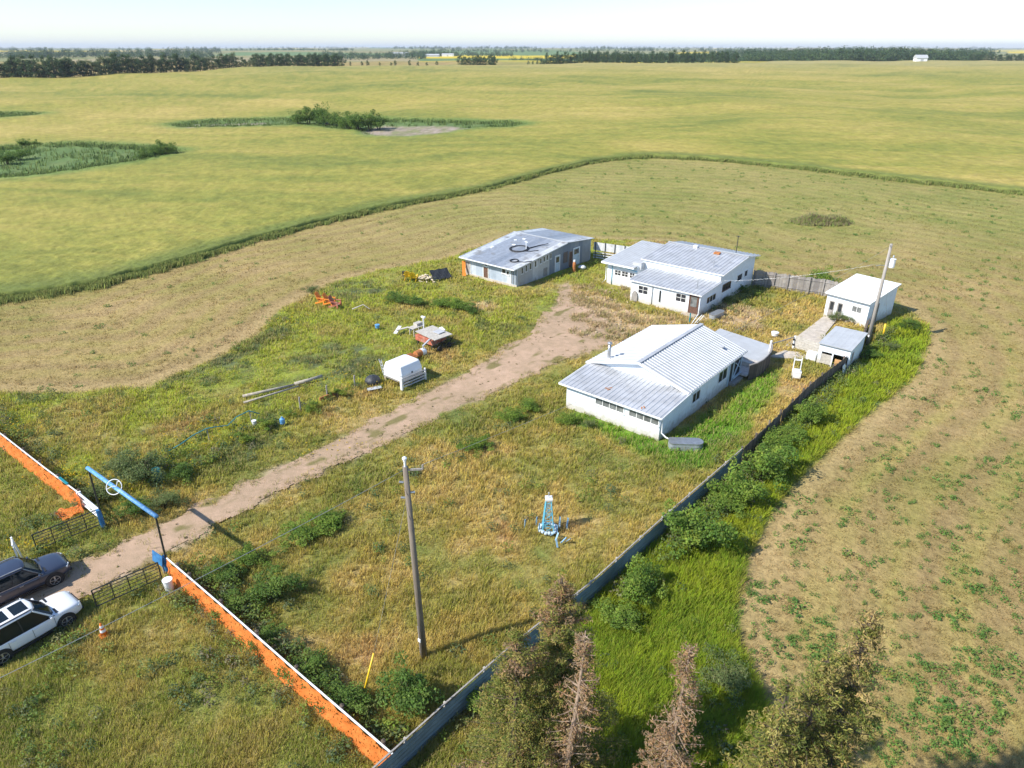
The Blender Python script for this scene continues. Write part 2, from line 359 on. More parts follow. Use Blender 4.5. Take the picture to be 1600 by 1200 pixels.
def mat_net(name, col):
    """woven barrier mesh: thread where the weave is, see-through between"""
    m, t, b = _new(name); N, L = t.nodes, t.links
    b.inputs['Roughness'].default_value = 0.6
    tc0 = N.new('ShaderNodeTexCoord'); n0 = N.new('ShaderNodeTexNoise'); n0.inputs['Scale'].default_value = 1.6; n0.inputs['Detail'].default_value = 6; L.new(tc0.outputs['Object'], n0.inputs['Vector'])
    r0 = N.new('ShaderNodeValToRGB'); r0.color_ramp.elements[0].position = 0.32; r0.color_ramp.elements[1].position = 0.68
    r0.color_ramp.elements[0].color = (*[c*0.85 for c in col], 1); r0.color_ramp.elements[1].color = (min(1, col[0]*1.05), col[1]*1.2, col[2]*1.4, 1); L.new(n0.outputs[0], r0.inputs[0]); L.new(r0.outputs[0], b.inputs['Base Color'])
    tc = N.new('ShaderNodeTexCoord'); n = N.new('ShaderNodeTexNoise'); n.inputs['Scale'].default_value = 11.0; n.inputs['Detail'].default_value = 6
    L.new(tc.outputs['Object'], n.inputs['Vector'])
    r = N.new('ShaderNodeMapRange'); r.inputs[1].default_value = 0.36; r.inputs[2].default_value = 0.42; L.new(n.outputs[0], r.inputs[0])
    L.new(r.outputs[0], b.inputs['Alpha'])
    tr = N.new('ShaderNodeBsdfTranslucent'); tr.inputs[0].default_value = (*col, 1)
    ms = N.new('ShaderNodeMixShader'); ms.inputs[0].default_value = 0.35
    ad = N.new('ShaderNodeMixShader'); tp = N.new('ShaderNodeBsdfTransparent')
    L.new(b.outputs[0], ms.inputs[1]); L.new(tr.outputs[0], ms.inputs[2])
    L.new(r.outputs[0], ad.inputs[0]); L.new(tp.outputs[0], ad.inputs[1]); L.new(ms.outputs[0], ad.inputs[2])
    b.inputs['Alpha'].default_value = 1
    for l in list(b.inputs['Alpha'].links): t.links.remove(l)
    L.new(ad.outputs[0], N['Material Output'].inputs['Surface'])
    return m
M['net'] = mat_net('orange_safety_net', (0.95, 0.26, 0.05))
# ------------------------------------------------------------------ zones of the farm (outlines on the ground)
YARD = P((-500,660),(0,612),(130,613),(230,603),(330,563),(400,523),(440,483),(520,440),(600,420),(700,402),(800,366),(920,372),
         (1040,376),(1180,430),(1290,440),(1400,470),(1448,505),(1446,545),(1425,590),(1350,650),(1270,722),(1215,782),(1165,872),
         (1152,930),(1152,1000),(1187,1080),(1215,1133),(1260,1400),(-900,1400))
ROAD = P((0,1000),(60,970),(130,926),(200,892),(300,838),(420,772),(560,708),(700,642),(800,598),(880,560),(925,550),(955,530),(968,512),(945,497),
         (925,484),(905,470),(893,455),(885,440),(874,452),(870,478),(848,496),(830,520),(790,545),(720,586),(640,626),(540,680),(400,748),
         (310,790),(210,843),(140,873),(100,888),(0,915),(-300,1000),(-300,1160))
LUSH = P((1325,585),(1350,560),(1395,495),(1450,512),(1446,545),(1425,590),(1350,650),(1270,722),(1215,782),(1165,872),(1152,930),(1152,1000),(1187,1080),(1215,1133),(1260,1400),(700,1400),(820,1035),(925,945),(1040,830),(1165,725),(1260,625))
LUSH2 = P((1040,688),(1120,640),(1205,570),(1230,575),(1180,650),(1130,715),(1060,735),(960,690),(900,650),(900,640))
DRY0 = P((888,446),(935,455),(1000,488),(1008,522),(965,540),(900,545),(880,480))
DRY = P((985,485),(1080,500),(1130,475),(1220,480),(1180,515),(1120,500),(1060,505),(990,520))
DRY2 = P((725,475),(760,470),(775,480),(745,487))
POND_A = [at_t(*p) for p in ((268,197),(330,189),(460,186),(600,189),(790,192),(812,196),(720,205),(640,214),(590,213),(555,205),(470,197),(300,201))]
POND_B = [at_t(*p) for p in ((-200,238),(0,233),(120,226),(245,233),(272,240),(222,252),(120,268),(0,281),(-200,292))]
POND_C = [at_t(*p) for p in ((-200,178),(0,178),(60,179),(20,183),(-200,187))]
SOILED = [at_t(*p) for p in ((560,207),(600,198),(700,198),(745,203),(690,211),(640,216),(590,216))]
SOILED2 = [at_t(*p) for p in ((288,200),(310,195),(420,192),(415,196),(300,202))]

def ramp(n, cols):
    """noise 0..1 -> colour"""
    cols = np.array(cols, float); k = len(cols) - 1
    t = np.clip(n, 0, 0.9999) * k; i = t.astype(int); f = (t - i)[..., None]
    return cols[i] * (1 - f) + cols[i + 1] * f
def stretchn(n, a=0.25, b=0.75): return np.clip((n - a) / (b - a), 0, 1)
def zones(u, v):
    wob = (fbm(u / 2.2, v / 2.2, 31, 3) - 0.5) * 2.2
    wob2 = (fbm(u / 0.8, v / 0.8, 33, 3) - 0.5) * 1.1
    z = {}
    z['yard'] = sstep(0.25, -0.25, sdist(YARD, u, v) + wob * np.where(u > -14, 0.18, 0.5))
    z['road'] = sstep(0.5, -0.5, sdist(ROAD, u, v) + wob * 0.7 + wob2)
    z['lush'] = sstep(0.3, -0.3, sdist(LUSH, u, v) + wob * 0.15)
    z['lush2'] = sstep(0.9, -0.9, sdist(LUSH2, u, v) + wob)
    z['dry'] = sstep(0.8, -0.8, np.minimum(np.minimum(sdist(DRY, u, v), sdist(DRY0, u, v)), sdist(DRY2, u, v)) + wob * 1.3)
    return z
def ground_rgb(u, v, z=None):
    if z is None: z = zones(u, v)
    xc, yc = w2c(u, v)
    # mown hay ground: bleached stubble with green regrowth
    n1 = stretchn(fbm(u / 9, v / 9, 1, 4)); n2 = stretchn(fbm(u / 1.5, v / 1.5, 2, 4)); n3 = stretchn(fbm(u / 0.45, v / 0.45, 3, 3))
    sy = sdist(YARD, u, v)
    sw = stretchn(0.6 * fbm(sy / 0.7 + n1 * 1.2, (u + v) / 22.0, 4, 2) + 0.4 * (0.5 + 0.5 * np.sin(sy * 1.9 + n1 * 1.6)), 0.15, 0.85)
    mow = ramp(0.40 * n1 + 0.22 * n2 + 0.38 * sw, [(0.46,0.345,0.19),(0.385,0.30,0.145),(0.30,0.26,0.10),(0.205,0.22,0.068)])
    far = sstep(75, 120, yc)[..., None] * sstep(-60, 20, xc)[..., None]
    mow = mow * (1 - 0.75 * far) + ramp(0.5 * n1 + 0.5 * n2, [(0.335,0.315,0.12),(0.27,0.285,0.09),(0.20,0.25,0.065)]) * 0.75 * far
    mow = mow * (0.80 + 0.40 * sw[..., None])
    strip_ = np.exp(-((sy - 0.9) / 0.9) ** 2)[..., None]; mow = mow * (1 - 0.55 * strip_) + np.array((0.47,0.36,0.21)) * 0.55 * strip_
    mow = mow * np.array((0.90, 0.84, 0.72))
    # long grass of the yard
    g1 = stretchn(fbm(u / 7, v / 7, 41, 4)); g2 = stretchn(fbm(u / 1.7, v / 1.7, 42, 4)); g3 = stretchn(fbm(u / 0.5, v / 0.5, 43, 3))
    yard = ramp(stretchn(0.48 * g1 + 0.36 * g2 + 0.16 * g3, 0.10, 0.90), [(0.36,0.23,0.11),(0.43,0.32,0.135),(0.33,0.265,0.085),(0.25,0.235,0.062),(0.185,0.20,0.048),(0.12,0.155,0.04)])
    left = sstep(-38, -46, u)[..., None]
    yl = ramp(stretchn(0.55 * g1 + 0.30 * g2 + 0.15 * g3, 0.08, 0.92), [(0.31,0.20,0.10),(0.32,0.27,0.095),(0.24,0.24,0.055),(0.26,0.30,0.042),(0.14,0.165,0.052),(0.10,0.125,0.065)])
    yard = yard * (1 - left) + yl * left
    out = sstep(10.2, 9.4, v)[..., None]
    yo = ramp(0.4 * g1 + 0.4 * g2 + 0.2 * g3, [(0.37,0.29,0.12),(0.29,0.26,0.08),(0.21,0.235,0.055),(0.14,0.175,0.042),(0.20,0.265,0.04)])
    yard = yard * (1 - out) + yo * out
    lush = ramp(0.5 * g1 + 0.3 * g2 + 0.2 * g3, [(0.27,0.27,0.03),(0.21,0.26,0.022),(0.155,0.225,0.022),(0.10,0.17,0.025)])
    dry = ramp(g2, [(0.52,0.37,0.235),(0.45,0.32,0.18),(0.34,0.26,0.115)])
    c = mow
    for k, col in (('yard', yard), ('lush2', lush * np.array((0.62, 0.95, 1.2))), ('lush', lush), ('dry', dry)):
        c = c * (1 - z[k][..., None]) + col * z[k][..., None]
    rd = ramp(0.5 * n2 + 0.5 * n3, [(0.46,0.34,0.235),(0.40,0.295,0.20),(0.33,0.26,0.16)])
    c = c * (1 - z['road'][..., None]) + rd * z['road'][..., None]
    # far country: patchwork of crops
    f = sstep(820, 960, yc)
    cell = _hash(np.floor(xc / 620 + yc / 5000), np.floor(yc / 520), 77)
    pc = np.array([(0.17,0.20,0.06),(0.24,0.22,0.09),(0.30,0.25,0.13),(0.12,0.19,0.06),(0.20,0.21,0.08),(0.55,0.42,0.02),(0.22,0.22,0.09)])
    fc = pc[np.clip((cell * 7).astype(int), 0, 6)]
    c = c * (1 - f[..., None]) + fc * f[..., None]
    pxl = 800 + F * xc / (np.maximum(yc, 1) * 1.105)
    can = ((yc > 2850) & (yc < 3250) & (((pxl > 1265) & (pxl < 1345)) | (pxl > 1430))) | ((yc > 2500) & (yc < 2750) & (pxl > 1010) & (pxl < 1085))
    c = np.where(can[..., None], np.array((0.55,0.42,0.03)), c)
    return c

# ------------------------------------------------------------------ the ground: one sheet to the horizon
def ground():
    rows = np.concatenate([np.linspace(-140, -2, 30, endpoint=False), np.geomspace(38, 330, 430) - 40, np.geomspace(291, 26000, 260)])
    cols = np.linspace(-1.25, 1.25, 720)
    yc, t = np.meshgrid(rows, cols, indexing='ij'); xc = t * np.maximum(np.abs(yc + 45), 43)
    u, v = c2w(xc, yc); z = terr(xc, yc)
    near = yc < 135
    zz = zones(u, v)
    lump = (fbm(u / 1.3, v / 1.3, 51, 3) - 0.5) * 0.16 + (fbm(u / 6, v / 6, 52, 2) - 0.5) * 0.3
    z = z + np.where(near, lump * (1 - zz['road']) * np.clip(zz['yard'] + 0.25, 0, 1) - 0.02, 0)
    z = z - 0.012
    c = ground_rgb(u, v, zz)
    nr, nc = yc.shape; idx = np.arange(nr * nc).reshape(nr, nc)
    f = np.stack([idx[:-1, :-1], idx[:-1, 1:], idx[1:, 1:], idx[1:, :-1]], -1).reshape(-1, 4)
    o = np_mesh('ground', np.stack([u, v, z], -1).reshape(-1, 3), f, M['ground'], c.reshape(-1, 3), smooth=True)
    tag(o, kind='structure')
ground()

def road():
    us = np.arange(-58, -24, 0.14); vs = np.arange(-6, 66, 0.14)
    u, v = np.meshgrid(us, vs, indexing='ij')
    wob = (fbm(u / 1.6, v / 1.6, 61, 4) - 0.5) * 1.8
    d = sdist(ROAD, u, v) + wob
    ruts = np.abs(((d + 3) % 1.9) - 0.95)
    z = 0.012 + (fbm(u / 0.9, v / 0.9, 62, 3) - 0.5) * 0.05 - 0.03 * sstep(-0.2, 0.4, d)
    n2 = stretchn(fbm(u / 1.2, v / 1.2, 63, 4)); n3 = stretchn(fbm(u / 0.3, v / 0.3, 64, 3)); n1 = stretchn(fbm(u / 5, v / 5, 66, 3))
    c = ramp(0.3 * n1 + 0.35 * n2 + 0.35 * n3, [(0.62,0.45,0.33),(0.53,0.385,0.275),(0.45,0.335,0.23),(0.32,0.25,0.155)])
    mid = sstep(0.62, 0.78, fbm(u / 0.9, v / 2.5, 65, 3) + 0.10 * sstep(-1.9, -1.5, d) * sstep(-1.0, -1.4, d))[..., None]
    c = c * (1 - mid) + np.array((0.24,0.21,0.09)) * mid
    keep = (d < 0.25)
    nr, nc = u.shape; idx = np.arange(nr * nc).reshape(nr, nc)
    k = keep[:-1, :-1] & keep[:-1, 1:] & keep[1:, 1:] & keep[1:, :-1]
    f = np.stack([idx[:-1, :-1], idx[1:, :-1], idx[1:, 1:], idx[:-1, 1:]], -1)[k]
    used = np.unique(f); remap = np.zeros(nr * nc, int); remap[used] = np.arange(len(used))
    c = c * np.array((0.88, 0.84, 0.80))
    o = np_mesh('dirt_road', np.stack([u, v, z], -1).reshape(-1, 3)[used], remap[f], M['road'], c.reshape(-1, 3)[used], smooth=True)
    tag(o, kind='structure')
road()

# ------------------------------------------------------------------ the grain crop, a canopy of its own height
EDGE = [(-620,590),(-200,515),(0,468),(150,446),(300,406),(450,362),(600,326),(700,306),(760,297),(870,266),(950,249),(1000,244),(1100,248),(1250,263),(1400,281),(1600,303),(2250,405)]
FAR = [(-600,395),(0,425),(250,470),(450,585),(600,640),(830,745),(1095,752),(1130,880),(1600,960),(2250,980)]
_epx = np.array([e[0] for e in EDGE]); 
_exy = [at_t(*e) for e in EDGE]; _et = np.array([x / y for x, y in _exy]); _ey = np.array([y for x, y in _exy])
_ft = np.array([(p - 800) / F / CP * 1.0 for p, _ in FAR]); _fy = np.array([q for _, q in FAR])
def edge_at(t):
    tt = np.linspace(-1.3, 1.3, 1200); yy = np.interp(tt, _et, _ey)
    k = np.ones(41) / 41; ys = np.convolve(np.pad(yy, 20, 'edge'), k, 'valid')
    return np.interp(t, tt, ys)
def crop():
    ts = np.linspace(-1.15, 1.25, 900); s = np.concatenate([[0, 0.0001], np.geomspace(0.0025, 1, 330)])
    yb = edge_at(ts) ; yf = np.interp(ts, _ft, _fy)
    S, T = np.meshgrid(s, ts, indexing='ij')
    yc = yb * (yf / yb) ** S; xc = T * yc
    wv = (fbm(xc / 3, yc / 3, 70, 3) - 0.5) * 1.3 * (S < 0.02)
    yc = yc + wv; xc = T * yc
    u, v = c2w(xc, yc); z = terr(xc, yc)
    sdw = lambda poly: sdist([c2w(*p) for p in poly], u, v)
    wob = (fbm(xc / 9, yc / 9, 71, 3) - 0.5) * 12
    dp = np.minimum(np.minimum(sdw(POND_A), sdw(POND_B)), sdw(POND_C)) + wob * 0.6
    inp = sstep(1.5, -1.5, dp); ring = np.exp(-(dp / 5.0) ** 2)
    ds = np.minimum(sdw(SOILED), sdw(SOILED2)) + wob * 0.5; soil = sstep(1.5, -1.5, ds)
    dist = (yc - edge_at(T))
    hgt = 0.78 + (fbm(u / 0.7, v / 0.7, 72, 2) - 0.5) * 0.22 + (fbm(u / 8, v / 8, 73, 2) - 0.5) * 0.2
    hgt = hgt * (1 - 0.8 * inp) 
    z = z + np.where(S <= 0, -0.2, np.where(S < 0.002, 0.5 * hgt, hgt))
    wx = (fbm(xc / 60, yc / 60, 174, 3) - 0.5) * 90
    a = stretchn(fbm(xc / 70 + 3, (yc + wx * 0.5) / 34, 74, 5), 0.28, 0.72)                 # broad swells of ripeness
    b = stretchn(fbm((xc + yc * 0.3) / 24, (yc + wx * 0.45 + xc * 0.05) / 5.5, 75, 5), 0.25, 0.75)          # wind-laid streaks
    d = stretchn(fbm(u / 2.2, v / 2.2, 76, 3))
    c = ramp(stretchn(0.45 * a + 0.38 * b + 0.17 * d, 0.08, 0.92), [(0.50,0.41,0.15),(0.42,0.365,0.115),(0.355,0.335,0.09),(0.275,0.29,0.072),(0.19,0.23,0.06)])
    c = c * np.array((0.80, 0.77, 0.62))
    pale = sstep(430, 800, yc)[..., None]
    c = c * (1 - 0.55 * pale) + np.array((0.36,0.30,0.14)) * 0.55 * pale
    nearg = (sstep(70, 0, dist) * sstep(0.1, -0.15, T))[..., None] * 0.6
    c = c * (1 - nearg) + ramp(0.5 * b + 0.5 * d, [(0.30,0.27,0.06),(0.22,0.225,0.045),(0.145,0.165,0.036)]) * nearg
    e = sstep(7.0, 1.0, dist + wob * 0.3)[..., None] * 0.85
    c = c * (1 - e) + np.array((0.125,0.16,0.038)) * e
    gr = (ring * 0.85)[..., None]; c = c * (1 - gr) + np.array((0.12,0.20,0.05)) * gr
    ip = inp[..., None]; mcol = ramp(stretchn(fbm(xc / 4, yc / 4, 78, 3)), [(0.16,0.21,0.07),(0.10,0.16,0.05),(0.13,0.20,0.06)])
    c = c * (1 - ip) + mcol * ip
    so = soil[..., None]; c = c * (1 - so) + ramp(d, [(0.36,0.29,0.24),(0.27,0.23,0.16),(0.20,0.21,0.09)]) * so
    nr, nc = yc.shape; idx = np.arange(nr * nc).reshape(nr, nc)
    f = np.stack([idx[:-1, :-1], idx[:-1, 1:], idx[1:, 1:], idx[1:, :-1]], -1).reshape(-1, 4)
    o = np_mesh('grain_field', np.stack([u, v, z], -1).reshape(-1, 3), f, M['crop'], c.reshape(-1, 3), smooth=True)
    tag(o, 'wide field of ripening yellow green grain around the farmyard', 'grain field', kind='stuff')
crop()

# ------------------------------------------------------------------ grass: blades in tufts
def blades(name, u, v, z, h, col, n=10, spread=0.22, width=0.035, lean=0.9, seed=1, tip=None, mat='blade'):
    r = np.random.default_rng(seed); N = len(u); K = N * n
    rep = lambda a: np.repeat(np.asarray(a, float), n, axis=0)
    sp = rep(spread * np.ones(N)) if np.isscalar(spread) else rep(spread)
    an = r.uniform(0, 2*np.pi, K); rad = np.sqrt(r.uniform(0, 1, K)) * sp
    bx = rep(u) + np.cos(an) * rad; by = rep(v) + np.sin(an) * rad; bz = rep(z)
    hh = rep(h) * r.uniform(0.55, 1.1, K)
    la = r.uniform(0, 2*np.pi, K); ll = hh * r.uniform(0.25, 1.0, K) * lean
    tx = bx + np.cos(la) * ll + 0.12 * hh * np.cos(0.6); ty = by + np.sin(la) * ll + 0.12 * hh * np.sin(0.6); tz = bz + hh
    wa = la + np.pi/2 + r.uniform(-0.5, 0.5, K); ww = rep(width * np.ones(N)) * r.uniform(0.7, 1.4, K) / 2
    wx = np.cos(wa) * ww; wy = np.sin(wa) * ww
    V = np.empty((K, 4, 3)); 
    V[:, 0] = np.stack([bx - wx, by - wy, bz - 0.05], -1); V[:, 1] = np.stack([bx + wx, by + wy, bz - 0.05], -1)
    V[:, 2] = np.stack([tx + wx * 0.45, ty + wy * 0.45, tz], -1); V[:, 3] = np.stack([tx - wx * 0.45, ty - wy * 0.45, tz], -1)
    c = rep(col) * r.uniform(0.75, 1.3, (K, 1)) * (1 + r.uniform(-0.08, 0.08, (K, 3)))
    C = np.repeat(c[:, None], 4, 1)
    if tip is not None:
        m = (r.uniform(0, 1, K) < 0.35)[:, None]
        C[:, 2:] = np.where(m[:, None], np.array(tip) * r.uniform(0.8, 1.2, (K, 1, 1)), C[:, 2:])
    o = np_mesh(name, V.reshape(-1, 3), np.arange(K * 4).reshape(-1, 4), M[mat], np.clip(C.reshape(-1, 3), 0, 0.85))
    return o
def scatter(N, x0, x1, y0, y1, seed):
    """more points near the front, fewer far away"""
    r = np.random.default_rng(seed)
    yc = y0 * (y1 / y0) ** r.uniform(0, 1, N); t = r.uniform(x0, x1, N); xc = t * (yc + 4)
    return c2w(xc, yc)
BUILT = [(-28.05,-19.75,40.35,54),(-37.9,-29.35,66.4,80.6),(-43.4,-37,69.9,79.2),(-59.4,-50.8,61.5,77.4),(-19.0,-13.8,75.4,81.0),(-15.45,-12.75,62.1,66.4),(-25.2,-18.4,54,62.3),(-18.9,-17.3,66.5,75.2)]
def near_wall(u, v):
    d = np.full(u.shape, 1e9)
    for a, b, c, e in BUILT: d = np.minimum(d, np.hypot(np.maximum(np.maximum(a - u, u - b), 0), np.maximum(np.maximum(c - v, v - e), 0)))
    return d
def outside(u, v):
    k = np.ones(u.shape, bool)
    for a, b, c, d in BUILT: k &= ~((u > a) & (u < b) & (v > c) & (v < d))
    return k
def grass():
    u, v = scatter(105000, -0.95, 0.95, 15, 115, 5)
    xc, yc = w2c(u, v); z = zones(u, v)
    k = outside(u, v) & (z['yard'] > 0.4) & (z['road'] < 0.25 + 0.6 * RNG.uniform(0, 1, len(u)) ** 2) & (z['dry'] * RNG.uniform(0, 1, len(u)) < 0.5)
    u, v, yc = u[k], v[k], yc[k]; zz = {q: a[k] for q, a in z.items()}
    c = ground_rgb(u, v, zz) * np.array((1.86, 1.80, 1.28))
    patch = stretchn(fbm(u / 2.6, v / 2.6, 81, 3))
    roadside = sstep(0, 3.0, sdist(ROAD, u, v))
    h = (0.15 + 0.24 * patch) * (0.35 + 0.65 * roadside) + 0.24 * zz['lush'] + 0.12 * zz['lush2']
    h = h * (0.55 + 0.45 * sstep(0.3, 1.6, near_wall(u, v)))
    wd = np.clip(0.0009 * yc, 0.020, 0.08); sp = np.clip(0.006 * yc, 0.2, 0.5)
    lu = zz['lush'] > 0.5
    for nm, m, tipc, lb in (('long_grass', ~lu, (0.50,0.39,0.17), 'long olive and straw coloured grass over the yard'), ('lush_grass', lu, (0.33,0.34,0.05), 'tall bright green grass outside the right hand fence')):
        o = blades(nm, u[m], v[m], terr_w(u[m], v[m]) - 0.02, h[m], c[m], 13, sp[m], wd[m], 1.0, 6, tipc)
        tag(o, lb, 'grass', kind='stuff')
grass()
def stubble():
    u, v = scatter(42000, -0.95, 0.95, 17, 185, 15)
    xc, yc = w2c(u, v); z = zones(u, v)
    k = (z['yard'] < 0.4) & (yc < edge_at(xc / yc) - 0.5)
    u, v, yc = u[k], v[k], yc[k]; c = ground_rgb(u, v, {q: a[k] for q, a in z.items()})
    o = blades('hay_stubble', u, v, terr_w(u, v), np.full(len(u), 0.07), c * 1.25, 8, np.clip(0.006 * yc, 0.15, 0.6), np.clip(0.0009 * yc, 0.018, 0.08), 1.3, 16)
    tag(o, 'short cut hay stubble around the farmyard', 'stubble', kind='stuff')
stubble()
def crop_edge():
    r = np.random.default_rng(25); N = 8500
    t = r.uniform(-1.05, 1.1, N); e = edge_at(t); yc = e + r.normal(0.1, 0.8, N) + (fbm(t * e / 3, e / 3, 70, 3) - 0.5) * 1.3; xc = t * yc
    u, v = c2w(xc, yc)
    c = ramp(r.uniform(0, 1, N), [(0.24,0.30,0.08),(0.31,0.35,0.10),(0.21,0.27,0.075),(0.40,0.39,0.13)])
    o = blades('crop_edge_grass', u, v, terr(xc, yc) - 0.02, 0.35 + 0.5 * vnoise(u / 2.5, v / 2.5, 28), c, 9, 0.5, np.clip(0.0010 * yc, 0.06, 0.13), 0.5, 26)
    tag(o, 'dark green grass edge of the grain field', 'grass', kind='stuff')
    # reeds round the two marshes
    us, vs = [], []
    for poly, n in ((POND_A, 2200), (POND_B, 2400), (POND_C, 500)):
        xs = [p[0] for p in poly]; ys = [p[1] for p in poly]
        x = r.uniform(min(xs) - 3, max(xs) + 3, n * 3); y = r.uniform(min(ys) - 3, max(ys) + 3, n * 3)
        d = sdist(poly, x, y); m = (d < 2.5) & ((np.abs(d) < 3.0) | (r.uniform(0, 1, len(d)) < 0.12)) & (sdist(SOILED, x, y) > 0)
        us.append(x[m]); vs.append(y[m])
    x = np.concatenate(us); y = np.concatenate(vs); u, v = c2w(x, y)
    c = ramp(r.uniform(0, 1, len(u)), [(0.11,0.18,0.05),(0.16,0.23,0.065),(0.22,0.28,0.09)])
    o = blades('marsh_reeds', u, v, terr(x, y), np.full(len(u), 1.0), c, 8, 1.1, 0.2, 0.5, 27)
    tag(o, 'dark green reeds growing in the marshy hollows of the grain field', 'reeds', kind='stuff')
crop_edge()

# ------------------------------------------------------------------ leafy weeds on the hay ground: low rosettes
def leaves(cent, rad, n, size, col, r, flat=0.0, updir=0.35):
    """n leaf quads scattered in ellipsoids: cent (m,3), rad (m,3)"""
    m = len(cent); i = r.integers(0, m, n)
    d = r.normal(size=(n, 3)); d /= np.linalg.norm(d, axis=1, keepdims=True)
    rr = r.uniform(0.35, 1.0, (n, 1)) ** 0.6
    p = cent[i] + d * rr * rad[i]
    nn = d * 0.7 + r.normal(size=(n, 3)) * 0.55 + np.array((0, 0, updir)); nn /= np.linalg.norm(nn, axis=1, keepdims=True)
    a = np.cross(nn, r.normal(size=(n, 3))); a /= np.linalg.norm(a, axis=1, keepdims=True); b = np.cross(nn, a)
    s = (size if np.isscalar(size) else size[i][:, None]) * r.uniform(0.6, 1.35, (n, 1))
    V = np.empty((n, 4, 3)); V[:, 0] = p - a * s * 0.9; V[:, 1] = p + b * s * 0.5; V[:, 2] = p + a * s * 0.9; V[:, 3] = p - b * s * 0.5
    c = (col[i] if np.ndim(col) == 2 else np.array(col)[None]) * r.uniform(0.7, 1.35, (n, 1)) * (1 + r.uniform(-0.1, 0.1, (n, 3)))
    return V.reshape(-1, 3), np.repeat(c, 4, 0), i
def quads(n): return np.arange(n * 4).reshape(-1, 4)
def weeds():
    r = np.random.default_rng(35)
    u, v = scatter(15000, -0.85, 0.9, 18, 215, 36); xc, yc = w2c(u, v); z = zones(u, v)
    dens = 0.24 + 0.22 * sstep(0.45, 0.66, fbm(u / 7, v / 7, 37, 3))
    dens = dens * np.where(xc / yc > 0.15, 1.0, 0.30) * np.where(yc > 70, 0.8, 1)
    k = (z['yard'] < 0.3) & (yc < edge_at(xc / yc) - 1.5) & (r.uniform(0, 1, len(u)) < dens)
    u, v, yc = u[k], v[k], yc[k]; N = len(u)
    rd = (1 + 0.006 * np.clip(yc - 60, 0, 150)) * r.uniform(0.14, 0.32, N) * r.choice([0.8, 1.0, 1.5], N, p=[0.5, 0.33, 0.17])
    us, vs, rs = [], [], []
    for q in range(3):
        us.append(u + r.normal(0, 1, N) * rd * 1.1 * (q > 0)); vs.append(v + r.normal(0, 1, N) * rd * 1.1 * (q > 0)); rs.append(rd * r.uniform(0.6, 1, N))
    u, v, rd = map(np.concatenate, (us, vs, rs))
    cent = np.stack([u, v, terr_w(u, v) + 0.08], -1); rad = np.stack([rd, rd, 0.10 + rd * 0.35], -1)
    col = ramp(r.uniform(0, 1, len(u)), [(0.10,0.22,0.045),(0.14,0.25,0.05),(0.20,0.27,0.06)])
    V, c, i = leaves(cent, rad, len(u) * 26, np.clip(rd * 0.28, 0.035, 0.09), col, r, updir=0.9)
    o = np_mesh('weed_clumps', V, quads(len(V) // 4), M['leaf'], np.clip(c, 0, 0.8))
    tag(o, 'low green weed clumps dotted over the cut hay ground', 'weeds', kind='stuff')
    # broad-leaved weeds among the yard grass
    u, v = scatter(5200, -0.9, 0.75, 17, 100, 46); z = zones(u, v)
    f = fbm(u / 4.5, v / 4.5, 47, 3)
    k = outside(u, v) & (z['yard'] > 0.6) & (sdist(ROAD, u, v) > 0.4) & (r.uniform(0, 1, len(u)) < 0.08 + 1.1 * sstep(0.5, 0.66, f)) & ((v < 9.5) | (u < -40) | (u > -13.4) | (r.uniform(0, 1, len(u)) < 0.35))
    u, v = u[k], v[k]; N = len(u); rd = r.uniform(0.14, 0.42, N)
    eu, ev, er = [], [], []
    def strip(n, x0, x1, y0, y1, s0, s1):
        eu.append(r.uniform(x0, x1, n)); ev.append(r.uniform(y0, y1, n)); er.append(r.uniform(s0, s1, n))
    strip(150, -33, -15.5, 10.75, 12.0, 0.25, 0.55); strip(60, -33, -15.5, 9.3, 10.05, 0.2, 0.42); strip(60, -62, -43.5, 9.6, 10.8, 0.2, 0.45)
    strip(190, -13.4, -11.9, 24, 61, 0.35, 0.75); strip(50, -12.6, -11.8, 61, 75, 0.3, 0.6); strip(45, -46, -42, 12.0, 19, 0.3, 0.55); strip(30, -44.6, -43.2, 19, 33, 0.2, 0.4); strip(40, -30.8, -28.8, 14, 38, 0.25, 0.45); strip(25, -29.2, -26.8, 69, 80, 0.25, 0.5)
    u = np.concatenate([u] + eu); v = np.concatenate([v] + ev); rd = np.concatenate([rd] + er); N = len(u)
    cent = np.stack([u, v, terr_w(u, v) + rd * 0.6 + 0.08], -1); rad = np.stack([rd, rd, 0.12 + rd * 0.6], -1)
    col = ramp(r.uniform(0, 1, N), [(0.09,0.14,0.04),(0.13,0.17,0.075),(0.16,0.23,0.04),(0.21,0.27,0.04),(0.22,0.19,0.12)])
    V, c, i = leaves(cent, rad, N * 60, np.clip(rd * 0.2, 0.04, 0.09), col, r, updir=0.5)
    o = np_mesh('broadleaf_weeds', V, quads(len(V) // 4), M['leaf'], np.clip(c, 0, 0.8))
    tag(o, 'dark leafy weeds mixed into the yard grass', 'weeds', kind='stuff')
    # yellow flowers
    pts = []
    for (px, py, sx, n) in ((100,740,26,70),(150,745,40,90),(10,665,30,60),(30,850,25,50),(330,668,40,70),(530,590,20,40),(600,580,30,45),(455,500,14,26),(700,460,20,30),(520,700,40,30),(300,690,30,40)):
        for q in range(n):
            pts.append(at(px + r.normal() * sx, py + r.normal() * sx * 0.35, 0.4))
    pts = np.array(pts); cent = np.column_stack([pts, r.uniform(0.35, 0.65, len(pts))]); rad = np.full((len(pts), 3), 0.06)
    V, c, i = leaves(cent, rad, len(pts) * 6, 0.05, (0.62, 0.45, 0.02), r, updir=1.0)
    o = np_mesh('yellow_wildflowers', V, quads(len(V) // 4), M['leaf'], np.clip(c, 0, 0.9)); tag(o, 'yellow wildflowers scattered through the left yard', 'flowers', kind='stuff')
weeds()
